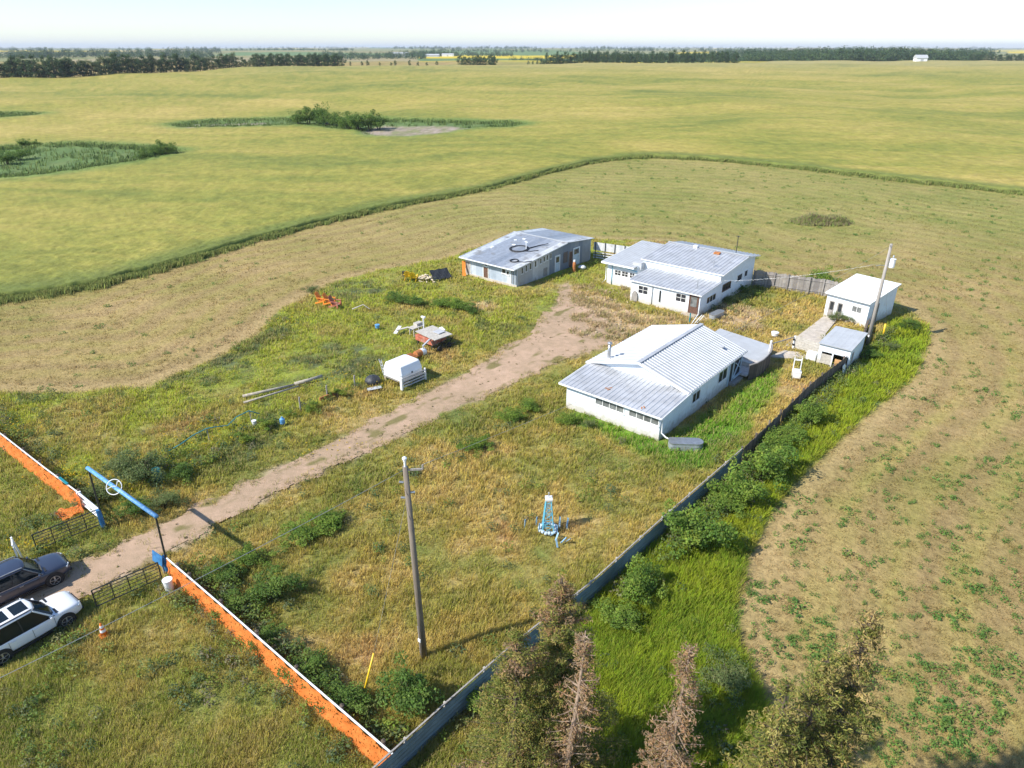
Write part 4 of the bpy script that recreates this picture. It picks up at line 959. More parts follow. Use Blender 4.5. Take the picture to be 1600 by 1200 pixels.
def rail_fence():
    t = thing('rail_fence', 'short white three rail fence between the orange net and blue gate post', 'fence', (-42, 9.7, 0))
    for h in (0.45, 0.8, 1.15): MB().tube([(-43.3,9.62,h),(-40.6,9.72,h)],0.07,8).build('rail', M['white'], t)
    MB().box(-43.4,-43.26,9.5,9.74,-0.1,1.25).build('post', M['white'], t)
    d = thing('loose_netting', 'torn orange netting hanging off the rail end and trailing on the grass', 'netting', (-43.2, 9.2, 0))
    V = []; F_ = []; n, k = 14, 7
    for i in range(n):
        f = i/(n-1); 
        for j in range(k):
            s = j/(k-1); x = -43.2 - 0.2*f + (s-0.5)*(0.7+0.7*f); y = 9.45 - 1.9*max(0, f-0.35) - 0.06*math.sin(j*2+i); z = max(0.16+0.10*math.sin(i*1.3+j*1.9), 1.2 - 2.9*f) + 0.07*math.sin(j*2.3+i*0.8)
            V.append((x, y, z))
    for i in range(n-1):
        for j in range(k-1): F_.append((i*k+j, (i+1)*k+j, (i+1)*k+j+1, i*k+j+1))
    MB().add(V, F_).build('sheet', M['net'], d, smooth=True, fix=False)
    b = thing('green_board', 'short green painted board lying on top of the left net fence', 'board', (-45.3, 9.5, 1.27))
    MB().obox((-45.3,9.48,1.31),1.2,0.14,0.05,rz=0.04).build('plank', M['teal'], b)
rail_fence()
def gate(label, a, b):
    t = thing('farm_gate', label, 'gate', (a[0], a[1], 0), 'tubular gates swung open at the entrance'); a, b = Vector((*a,0)), Vector((*b,0)); f = MB()
    for h in (0.2, 1.25): f.tube([(a.x,a.y,h),(b.x,b.y,h)],0.035,8)
    f.tube([(a.x,a.y,0.2),(a.x,a.y,1.25)],0.035,8).tube([(b.x,b.y,0.2),(b.x,b.y,1.25)],0.035,8); f.build('frame', M['blackm'], t)
    for h in (0.42, 0.64, 0.86, 1.06): MB().tube([(a.x,a.y,h),(b.x,b.y,h)],0.02,6).build('rail', M['blackm'], t)
    for k in (0.27, 0.52, 0.77): p = a.lerp(b, k); MB().tube([(p.x,p.y,0.2),(p.x,p.y,1.25)],0.025,6).build('upright', M['blackm'], t)
gate('open black pipe gate left of the drive, above the blue car', (-40.83,6.25), (-40.5,9.6)); gate('open black pipe gate right of the drive, near the orange cone', (-33.5,6.6), (-33.05,9.75))
def arch():
    t = thing('gate_arch', 'tall entrance arch with pale blue crossbar and round white emblem over the drive', 'gate arch', (-37, 10, 0))
    L, R = (-40.4,9.68), (-33.45,10.3); zl, zr = 4.25, 4.05
    lt = at(138,731,zl); rt = at(243,805,zr)
    for (x,y), (tx,ty), z in ((L, lt, zl), (R, rt, zr)): MB().tube([(x,y,-0.2),(tx,ty,z)],0.055,8).build('pipe_post', M['blackm'], t)
    for (x,y), q in ((L, 1.3), (R, 1.15)): MB().tube([(x+0.05,y-0.05,-0.2),(x+0.03,y-0.05,q)],0.14,10).build('blue_post', M['bluedark'], t)
    A, B = Vector((*lt, zl)), Vector((*rt, zr)); d = (B-A).normalized()
    MB().tube([A-d*0.1, B+d*0.1],0.115,10).build('crossbar', M['blue'], t, smooth=True)
    c = A.lerp(B, 0.43) + Vector((0,0,0.05)); n = Vector((0.55,-0.62,0.56)).normalized(); X = Vector((0.75,0.66,0)); Y = n.cross(X).normalized(); X = Y.cross(n).normalized()
    e = MB().tube([c + n*0.13 + X*0.42*math.cos(a) + Y*0.42*math.sin(a) for a in [2*math.pi*i/28 for i in range(29)]],0.026,6).build('emblem_ring', M['white'], t, smooth=True)
    MB().tube([c+n*0.13+X*p+Y*q for p,q in ((-0.38,-0.12),(-0.1,0.05),(0.12,0.02),(0.16,0.30),(0.27,0.29))],0.022,6).build('emblem_mark', M['white'], e)
    s = thing('blue_board', 'blue board fixed at the right gate post where the orange net begins', 'sign board', (-33.55,10.1,0))
    MB().obox((-33.68,10.0,1.02),0.95,0.05,0.62,rz=0.10,rx=-0.2).build('panel', M['bluedark'], s); MB().box(-33.6,-33.5,10.06,10.16,0,1.0).build('stake', M['greywood'], s)
arch()

# ------------------------------------------------------------------ poles, wires, markers
def pole_near():
    b = (-18.32,15.32); t = thing('utility_pole', 'tall dark wooden utility pole alone in the front yard grass', 'utility pole', (*b,0))
    x, y = at(633,728,10.7); tp = Vector((x, y, 10.7)); bs = Vector((*b, -0.3)); d = (tp-bs).normalized()
    MB().tube([bs, bs.lerp(tp,0.5), tp],0.17,12,0.11).build('shaft', M['pole'], t, smooth=True)
    MB().tube([tp, tp+Vector((0,0,0.28))],0.05,8).lathe([(0.03,0),(0.07,0.02),(0.07,0.10),(0.10,0.12),(0.10,0.17),(0.04,0.22)],(tp.x,tp.y,10.95),12).build('top_insulator', M['white'], t)
    q = bs.lerp(tp,0.985); e = q + Vector((0.55,0.45,0.05)); MB().bar(q, e, 0.06,0.08).tube([e, e+Vector((0,0,0.2))],0.04,8).build('side_bracket', M['greywood'], t)
    for k, s in ((0.93,-1),(0.885,1),(0.86,-1)):
        q = bs.lerp(tp,k); MB().tube([q+Vector((0.1*s,0.08*s,0)), q+Vector((0.24*s,0.2*s,0.02))],0.05,8).build('insulator', M['chrome'], t)
    q = bs.lerp(tp,0.13); MB().box(q.x-0.10,q.x+0.06,q.y-0.19,q.y-0.14,q.z-0.05,q.z+0.12).build('tag', M['white'], t)
    MB().tube([bs.lerp(tp,0.03)+Vector((-0.16,-0.06,0)), bs.lerp(tp,0.2)+Vector((-0.15,-0.06,0))],0.03,6).build('ground_conduit', M['grey'], t)
    return tp
def pole_far():
    b = (-13.08,69.82); x, y = at(1393,380,10.0); tp = Vector((x,y,10.0)); bs = Vector((*b,-0.3))
    t = thing('utility_pole', 'grey leaning utility pole carrying a transformer can beside the white shed', 'utility pole', (*b,0))
    MB().tube([bs, bs.lerp(tp,0.5), tp],0.19,12,0.12).build('shaft', M['pole_grey'], t, smooth=True)
    c = bs.lerp(tp,0.845)+Vector((0.38,0.30,-0.2)); o = MB().lathe([(0.03,-0.45),(0.25,-0.43),(0.27,-0.35),(0.27,0.33),(0.29,0.34),(0.29,0.40),(0.03,0.46)],c,16).build('transformer', M['white'], t, smooth=False)
    MB().lathe([(0.03,0.42),(0.09,0.44),(0.06,0.55),(0.09,0.62),(0.05,0.72),(0.02,0.74)],c,10).build('bushing', M['chrome'], o)
    q = bs.lerp(tp,0.84); MB().bar(q, c, 0.08,0.12).build('bracket', M['chrome'], o)
    q = bs.lerp(tp,0.985); MB().bar(q+Vector((-0.05,-0.3,0.05)), q+Vector((0.05,0.3,0.05)),0.05,0.05).build('top_insulator', M['chrome'], t)
    q = bs.lerp(tp,0.80); MB().tube([q, q+Vector((-0.5,-0.35,0.05)), q+Vector((-0.75,-0.5,-0.05))],0.03,6).build('service_bracket', M['chrome'], t)
    q = bs.lerp(tp,0.12); MB().box(q.x-0.1,q.x+0.05,q.y-0.21,q.y-0.16,q.z-0.1,q.z+0.1).build('tag', M['white'], t)
    return tp
PN = pole_near(); PF = pole_far()
def wire(label, a, b, sag, r=0.008):
    a, b = Vector(a), Vector(b); t = thing('overhead_wire', label, 'wire', a, 'overhead lines')
    MB().tube([a.lerp(b, i/24) - Vector((0,0,sag*4*(i/24)*(1-i/24))) for i in range(25)], r, 5).build('cable', M['chrome'], t, smooth=True)
wx, wy = at(-500, 1298, 8.0)
wire('thin overhead wire from the near pole across the lower left corner', PN+Vector((-0.15,0,-0.25)), (wx,wy,8.0), 0.25, 0.010)
wire('thin overhead wire between the near pole and the transformer pole', PN+Vector((0.55,0.45,0.1)), PF+Vector((0,0,-0.2)), 0.9, 0.007)
wire('service wire from the transformer pole to the rear white house', PF+Vector((-0.6,-0.4,-1.9)), (-30.5,67.8,3.4), 0.5, 0.009)
def guy(label, b, h, lean, r=0.045):
    t = thing('yellow_marker', label, 'marker post', (*b,0)); p = Vector((*b,-0.2)); q = Vector((b[0]+lean[0], b[1]+lean[1], h))
    MB().tube([p,q],r,8).build('sleeve', M['yellow'], t, smooth=True); return q
q = guy('tall thin yellow guy guard standing near the bottom of the front yard', at(563,1095), 2.3, (0.15,0.9))
wire('guy wire from the yellow guard up to the near pole', q, PN+Vector((0,0,-1.4)), 0.0, 0.008)
q = guy('short yellow guy guard in the tall grass beside the transformer pole', at(1379,527), 1.5, (-0.05,0.0), 0.09)
wire('guy wire from the short yellow guard to the transformer pole', q, PF+Vector((0,0,-0.9)), 0.0, 0.008)
# ------------------------------------------------------------------ cars (built along +y, ground at z = 0)
def loft(rings, closed=True):
    mb = MB(); n = len(rings[0])
    for r in rings: mb.v += [tuple(p) for p in r]
    for i in range(len(rings)-1):
        for j in range(n if closed else n-1):
            mb.f.append((i*n+j, i*n+(j+1)%n, (i+1)*n+(j+1)%n, (i+1)*n+j))
    mb.f.append(tuple(reversed(range(n)))); mb.f.append(tuple((len(rings)-1)*n+j for j in range(n)))
    return mb
def car(label, paint, loc, L=4.6, W=1.88, HT=1.66, slope=0.0, moon=True, clad=True, rz=0.0):
    t = thing('parked_car', label, 'car', (0,0,0), 'cars parked at the entrance')
    hw = W/2; y1 = L/2; yr = -L/2
    # lower body: stations from tail to nose (y, half width, bottom, belt/top height, crown)
    st = [(yr, hw*0.78, 0.48, 0.86, 0.00), (yr+0.05, hw*0.87, 0.40, 0.96, 0.0), (yr+0.22, hw*0.955, 0.33, 1.02, 0.01), (yr+0.7, hw*0.99, 0.28, 1.04, 0.01),
          (yr+1.6, hw, 0.26, 1.03, 0.01), (yr+2.6, hw, 0.26, 1.01, 0.01), (yr+3.2, hw*0.995, 0.27, 1.00, 0.03), (y1-1.0, hw*0.985, 0.28, 0.985, 0.06),
          (y1-0.55, hw*0.965, 0.30, 0.95, 0.07), (y1-0.25, hw*0.90, 0.32, 0.90, 0.06), (y1-0.08, hw*0.80, 0.36, 0.80, 0.04), (y1, hw*0.70, 0.42, 0.66, 0.02)]
    rings = []
    for y, w_, zb, zt, cr in st:
        h = zt - zb
        half = [(w_*0.80, zb), (w_*0.96, zb+0.10*h), (w_*0.985, zb+0.35*h), (w_, zb+0.62*h), (w_*0.985, zb+0.86*h), (w_*0.93, zt-0.015), (w_*0.80, zt+cr*0.45), (w_*0.45, zt+cr*0.85)]
        rings.append([(x,y,z) for x,z in half] + [(0,y,zt+cr)] + [(-x,y,z) for x,z in reversed(half)] + [(0,y,zb)])
    b = loft(rings).build('body', M[paint], t, smooth=True)
    sm = b.modifiers.new('smooth', 'SUBSURF'); sm.levels = 1; sm.render_levels = 2
    # greenhouse
    yw, yt0 = y1-1.20, y1-1.88; ye, ye0 = yr+0.28+slope*0.2, yr+0.75+slope*0.55; zb, zt = 0.985, HT-0.05
    wb, wt = hw*0.915, hw*0.765
    gh = MB()
    def ring(z, w_, ya, yb_, rnd): 
        return [(-w_+rnd, yb_, z), (w_-rnd, yb_, z), (w_, yb_+rnd*1.3, z), (w_, ya-rnd*1.6, z), (w_-rnd*1.4, ya-rnd*0.25, z), (0, ya+rnd*0.3, z), (-w_+rnd*1.4, ya-rnd*0.25, z), (-w_, ya-rnd*1.6, z), (-w_, yb_+rnd*1.3, z)]
    r0 = ring(zb-0.03, wb, yw+0.04, ye, 0.16); r1 = ring(zt, wt, yt0, ye0, 0.14)
    g = loft([r0, r1]).build('windows', M['carglass'], t)
    # roof panel, gently domed
    rr = [ring(zt-0.012, wt+0.015, yt0+0.05, ye0-0.03, 0.16), ring(zt+0.035, wt-0.01, yt0-0.01, ye0+0.04, 0.17), ring(zt+0.062, wt-0.16, yt0-0.16, ye0+0.2, 0.15)]
    ro = loft(rr).build('roof', M[paint], t, smooth=True)
    if moon:
        MB().obox((0, yt0-0.50, zt+0.068), 0.86, 0.62, 0.012).build('sunroof', M['carglass'], ro, bevel=0.004)
        MB().obox((0, yt0-1.28, zt+0.068), 0.86, 0.52, 0.012).build('rear_sunroof', M['carglass'], ro, bevel=0.004)
    for s in (-1, 1):
        MB().bar((s*(wt-0.07), yt0-0.15, zt+0.085), (s*(wt-0.07), ye0+0.15, zt+0.085), 0.04, 0.04).build('roof_rail', M['black' if moon else 'chrome'], ro)
        # pillars in the body colour
        def pil(f0, f1, wd):
            a = Vector((s*wb, f0, zb)); c = Vector((s*wt, f1, zt)); return MB().bar(a, c, wd, 0.05)
        pil(yw-0.16, yt0-0.14, 0.075).build('pillar', M[paint], g); pil(ye+0.42, ye0+0.30, 0.20).build('pillar', M[paint], g)
        MB().bar((s*wb*1.004, (yw+ye)/2+0.12, zb), (s*wt*1.01, (yt0+ye0)/2+0.2, zt), 0.06, 0.02).build('door_pillar', M['black'], g)
        MB().bar((s*wb*1.012, yw-0.1, zb+0.01), (s*wb*1.012, ye+0.25, zb+0.03), 0.03, 0.03).build('belt_trim', M['chrome' if not moon else 'black'], g)
        m = MB().obox((s*(hw+0.10), yw-0.30, 1.07), 0.20, 0.10, 0.15).build('mirror', M[paint], t, bevel=0.03)
        MB().obox((s*(hw+0.005), -0.35, 0.27), 0.05, L*0.50, 0.12).build('sill', M['black'], t)
        for y in (yr+1.75, yr+2.75): MB().obox((s*(hw-0.002), y-0.25, 0.87), 0.04, 0.18, 0.03).build('door_handle', M[paint if moon else 'chrome'], t)
        k = MB()
        for y in (yr+1.30, yr+2.32, yr+3.28): k.box(min(s*hw*0.99, s*(hw+0.004)), max(s*hw*0.99, s*(hw+0.004)), y-0.006, y+0.006, 0.42, 0.93)
        k.build('door_seam', M['black'], t)
        MB().obox((s*hw*0.70, y1-0.17, 0.76), 0.36, 0.16, 0.10, rz=-s*0.45).build('headlight', M['lamp'], t, bevel=0.02)
        MB().obox((s*hw*0.74, yr+0.05, 0.88), 0.30, 0.10, 0.12, rz=s*0.3).build('tail_light', M['red'], t, bevel=0.02)
        for y in (y1-0.92, yr+0.90):
            MB().lathe([(0.01, s*(hw-0.30)), (0.44, s*(hw-0.30)), (0.44, s*(hw+0.012)), (0.01, s*(hw+0.012))], (0,y,0.37), 24, 'x').build('wheel_arch', M['black'], t)
            wh = MB().lathe([(0.22, s*(hw-0.22)), (0.345, s*(hw-0.21)), (0.365, s*(hw-0.14)), (0.365, s*(hw-0.0)), (0.345, s*(hw+0.03)), (0.26, s*(hw+0.035))], (0,y,0.36), 28, 'x').build('wheel', M['tyre'], t, smooth=False)
            rm = MB().lathe([(0.245, s*(hw+0.0)), (0.255, s*(hw+0.040)), (0.235, s*(hw+0.042)), (0.22, s*(hw+0.018)), (0.02, s*(hw+0.018))], (0,y,0.36), 24, 'x')
            for i in range(5):
                a = 2*math.pi*i/5+0.3; rm.bar((s*(hw+0.034), y, 0.36), (s*(hw+0.04), y+0.23*math.cos(a), 0.36+0.23*math.sin(a)), 0.07, 0.02)
            rm.build('rim', M['chrome'], wh)
    MB().obox((0, y1-0.01, 0.62), hw*1.15, 0.06, 0.18).build('grille', M['black'], t, bevel=0.02)
    MB().obox((0, y1-0.06, 0.40), hw*1.5, 0.16, 0.12).build('bumper', M['black'], t, bevel=0.03)
    MB().bar((-hw*0.82, yw+0.06, zb+0.03), (hw*0.82, yw+0.06, zb+0.03), 0.10, 0.03).build('wiper_cowl', M['black'], g)
    t.location = loc; t.rotation_euler = (0,0,rz)
    return t
car('dark blue grey sport utility car parked on the drive, upper of the two', 'navy', (-38.05, 4.45, 0), L=4.85, HT=1.72, slope=0.8, moon=False, rz=math.radians(-2))
car('white sport utility car with black roof windows parked beside the drive', 'carwhite', (-34.2, 3.72, 0), L=4.65, HT=1.80, slope=0.0, moon=True, rz=math.radians(4))

# ------------------------------------------------------------------ things standing about
def cone():
    x, y = at(164,994); t = thing('traffic_cone', 'orange traffic cone with two white bands in the grass by the white car', 'traffic cone', (x,y,0))
    MB().obox((x,y,0.13),0.42,0.42,0.05).build('base', M['orange'], t); MB().lathe([(0.17,0.15),(0.04,0.88),(0.02,0.9)],(x,y,0),16).build('body', M['orange'], t, smooth=True)
    for z in (0.38, 0.62): r = 0.17-0.13*(z-0.15)/0.73; MB().lathe([(r+0.006,z),(r-0.014,z+0.13)],(x,y,0),16).build('band', M['white'], t)
cone()
def sale_sign():
    x, y = at(36,872); t = thing('sign_post', 'white sign post with a slanted panel beside the dark car', 'sign', (x,y,0))
    px, py = at(18,841,1.75)
    MB().bar((x,y,0),(px,py,1.85),0.09,0.09).build('post', M['white'], t)
    d = Vector((0.97,-0.24,0)).normalized(); p0 = Vector((px,py,1.75)); 
    MB().bar(p0, p0+d*0.75, 0.07,0.07).build('arm', M['white'], t)
    MB().add(*_plank((p0+d*0.10)[:2], (p0+d*0.72)[:2], 0.75, 1.60, 0.03)).build('panel', M['white'], t)
sale_sign()
def small_bits():
    x, y = at(266,922); t = thing('bucket', 'white upturned bucket on a stump in front of the orange net', 'bucket', (x,y,0))
    MB().lathe([(0.21,0),(0.24,0.7),(0.26,0.72),(0.26,0.78),(0.02,0.78)],(x,y,0),16).build('pail', M['white'], t, smooth=False)
    x, y = at(247,748); t = thing('barrel', 'teal plastic barrel half hidden behind the big bush by the drive', 'barrel', (x,y,0))
    MB().lathe([(0.24,0),(0.29,0.1),(0.29,0.35),(0.31,0.38),(0.29,0.41),(0.29,0.75),(0.25,0.86),(0.02,0.88)],(x,y,0),16).build('drum', M['teal'], t)
    x, y = at(442,662); t = thing('water_jug', 'small blue plastic jug in the weeds by the old fence posts', 'jug', (x,y,0))
    MB().lathe([(0.16,0),(0.2,0.06),(0.2,0.42),(0.07,0.52),(0.07,0.6),(0.02,0.6)],(x,y,0.05),14).build('bottle', M['blue'], t)
    x, y = at(398,664); t = thing('white_pail', 'small white pail in the grass left of the fence posts', 'pail', (x,y,0))
    MB().lathe([(0.15,0),(0.18,0.35),(0.19,0.4),(0.02,0.4)],(x,y,0.05),14).build('pail', M['white'], t)
    t = thing('garden_hose', 'pale green hose looped over stakes along the left of the drive', 'hose', (-45.4,17.3,0))
    pts = [(-45.4,16.1,0.35),(-45.3,17.0,0.55),(-45.45,18.0,0.75),(-45.1,18.9,1.05),(-45.0,19.6,0.95),(-45.3,20.6,0.5),(-45.5,21.5,0.8),(-45.2,22.4,1.05),(-44.8,23.0,0.7)]
    MB().tube(pts,0.035,6).build('hose', M['teal'], t, smooth=True)
    for (x,y,h) in ((-45.1,18.95,1.05),(-45.2,22.45,1.05)): MB().tube([(x,y,-0.1),(x,y,h)],0.04,6).build('stake', M['greywood'], t)
    for i, (px, py, lb) in enumerate(((470,641,'grey wooden fence post nearest the drive among the yellow weeds'),(512,622,'grey wooden fence post standing beside the low red edging'),(555,606,'grey wooden fence post closest to the black bag'))):
        x, y = at(px,py); t = thing('fence_post', lb, 'post', (x,y,0), 'old posts of a missing fence')
        MB().tube([(x,y,-0.1),(x+0.03,y,1.1),(x+0.05,y+0.02,1.25)],0.065,8).build('post', M['greywood'], t)
    x, y = at(505,626); t = thing('edging_board', 'low rusty red board lying between two fence posts', 'board', (x,y,0.2))
    MB().obox((-43.9,28.9,0.28),0.12,2.0,0.3,rz=-0.05).build('board', M['rust'], t)
    for i, (a, b, r, lb) in enumerate((((-49.4,24.2),(-47.9,28.3),0.17,'long pale log lying in the left yard, farther from the drive'),((-48.2,23.6),(-47.3,28.2),0.12,'thinner long log lying nearest the old fence posts'),((-47.9,28.2),(-47.3,30.6),0.22,'short thick grey log at the end of the long logs'))):
        t = thing('log', lb, 'log', (*a,0), 'logs lying in the left yard'); MB().tube([(*a,0.22+i*0.05),((a[0]+b[0])/2+0.05,(a[1]+b[1])/2,0.26+i*0.05),(*b,0.24+i*0.08)],r*0.75,10,r*0.6).build('trunk', M['log'], t, smooth=True)
    x, y = at(583,600); t = thing('garbage_bag', 'full black garbage bag beside the white truck canopy', 'bag', (x,y,0))
    mb = MB(); n = 14; rr = random.Random(4)
    prof = [(0.05,0.0),(0.55,0.05),(0.72,0.3),(0.66,0.6),(0.4,0.8),(0.12,0.86),(0.02,0.88)]
    mb.lathe(prof,(x,y,0.02),n); mb.v = [(px+rr.uniform(-.06,.06),py+rr.uniform(-.06,.06),pz+rr.uniform(-.04,.04)) for px,py,pz in mb.v]
    o = mb.build('sack', M['tarp'], t, smooth=True); s = o.modifiers.new('sub','SUBSURF'); s.levels = 1; s.render_levels = 1
    t = thing('metal_sheet', 'flat grey metal sheet lying in the grass by the black bag', 'metal sheet', (-42.1,32.1,0.1)); MB().obox((-42.1,32.1,0.30),0.5,1.2,0.03,rz=-0.5,rx=0.04).build('sheet', M['grey'], t)
    t = thing('white_tub', 'white tub in the grass behind the deck', 'tub', (-20.8,65.9,0)); MB().lathe([(0.3,0.1),(0.38,0.45),(0.02,0.5)],(-20.8,65.9,0.05),14).build('tub', M['white'], t)
    t = thing('white_cabinet', 'low white cabinet against the small outbuilding', 'cabinet', (-16,62.6,0)); MB().box(-16.5,-15.62,62.3,62.9,0,0.75).build('body', M['white'], t, bevel=0.02)
    MB().box(-16.45,-15.67,62.27,62.3,0.08,0.68).build('door', M['trim'], t)
small_bits()
def tank(label, x, y, L, w_, h, rz, m='galv', cap='rounded', tilt=0):
    t = thing('stock_tank', label, 'tank', (0,0,0)); out = []
    for i in range(13): a = -math.pi/2 + math.pi*i/12; out.append((L/2-w_/2+w_/2*math.cos(a), w_/2*math.sin(a)))
    for i in range(7): a = math.pi/2 + math.pi*i/6; out.append((-L/2+0.28+0.28*math.cos(a), (w_/2-0.28)*(1 if i<3 else -1)+0.28*math.sin(a) if i!=3 else 0))
    MB().prism([(px*0.97,py*0.96) for px,py in out],0.0,h,'z').build('side', M[m], t, bevel=0.05)
    r = MB().prism(out,h-0.05,h+0.012,'z').build('rim', M['chrome'], t)
    for k in (0.25,0.5): MB().prism([(px*0.985,py*0.98) for px,py in out],h*k,h*k+0.03,'z').build('rib', M['chrome'], t)
    t.location = (x,y,0.02); t.rotation_euler = (tilt,0,rz)
tank('upturned grey metal stock tank with rounded end at the house corner below the downspout', -17.65, 40.55, 2.5, 0.95, 0.62, math.radians(37))
tank('smaller grey upturned tub in the weeds beside the rear house step', -27.75, 67.5, 2.3, 0.85, 0.5, math.radians(85), 'galv')
def canopy():
    t = thing('truck_canopy', 'white fibreglass truck canopy resting on a low wooden frame by the drive', 'truck canopy', (-41.9,35.1,0))
    X0, X1, Y0, Y1 = -43.1, -40.75, 33.9, 36.5
    rings = []
    for z, a, b_, c, d in ((0.62,0,0,0,0),(1.15,0.0,0.0,0.0,0.0),(1.58,0.10,0.07,0.16,0.05),(1.78,0.18,0.12,0.26,0.10),(1.83,0.30,0.22,0.38,0.2)):
        x0, x1, y0, y1 = X0+a, X1-c, Y0+b_, Y1-d; k = 0.16
        rings.append([(x0+k,y0,z),(x1-k,y0,z),(x1,y0+k,z),(x1,y1-k,z),(x1-k,y1,z),(x0+k,y1,z),(x0,y1-k,z),(x0,y0+k,z)])
    loft(rings).build('shell', M['fibre'], t, bevel=0.03)
    p = MB()
    for (x,y,z) in ((-42.4,33.99,0.9),(-41.5,33.99,1.1),(-42.9,33.99,0.85)): p.obox((x,y,z),0.10,0.05,0.07)
    p.obox((-40.75,35.2,1.1),0.06,0.14,0.14); p.build('latch', M['black'], t)
    f = MB().box(X0,X1,Y0+0.1,Y0+0.25,0.42,0.6).box(X0,X1,Y1-0.25,Y1-0.1,0.42,0.6)
    for x in (X0+0.15,X1-0.15):
        for y in (Y0+0.17,Y1-0.17): f.box(x-0.1,x+0.1,y-0.1,y+0.1,-0.1,0.42)
    f.box(X0,X0+0.1,Y0+0.25,Y1-0.25,0.45,0.6).box(X1-0.1,X1,Y0+0.25,Y1-0.25,0.45,0.6)
    f.build('wooden_frame', M['greywood'], t)
    r = thing('slatted_panel', 'grey slatted panel propped against the side of the white truck canopy', 'panel', (-40.5,35.1,0))
    for k in range(4): MB().add(*_plank((-40.5,33.75),(-40.45,36.45),0.12+k*0.26,0.25+k*0.26,0.03)).build('slat', M['grey'], r)
    MB().box(-40.62,-40.38,33.66,33.82,0,1.12).box(-40.55,-40.40,36.4,36.5,0,1.12).build('upright', M['white'], r)
    q = thing('steel_ramp', 'narrow grey metal ramp leaning on the far side of the white truck canopy', 'ramp', (-43.5,34.7,0))
    tx, ty = at(594,563,1.6)
    for s in (-0.14,0.14): MB().bar((-43.3+s,34.35,0.0),(tx+s,ty,1.75),0.05,0.06).build('side_rail', M['grey'], q)
    for k in range(6): MB().bar((-43.44+(tx+43.3)*k/5.5,34.35+(ty-34.35)*k/5.5,0.05+1.6*k/5.5),(-43.16+(tx+43.3)*k/5.5,34.35+(ty-34.35)*k/5.5,0.05+1.6*k/5.5),0.04,0.04).build('rung', M['grey'], q)
canopy()
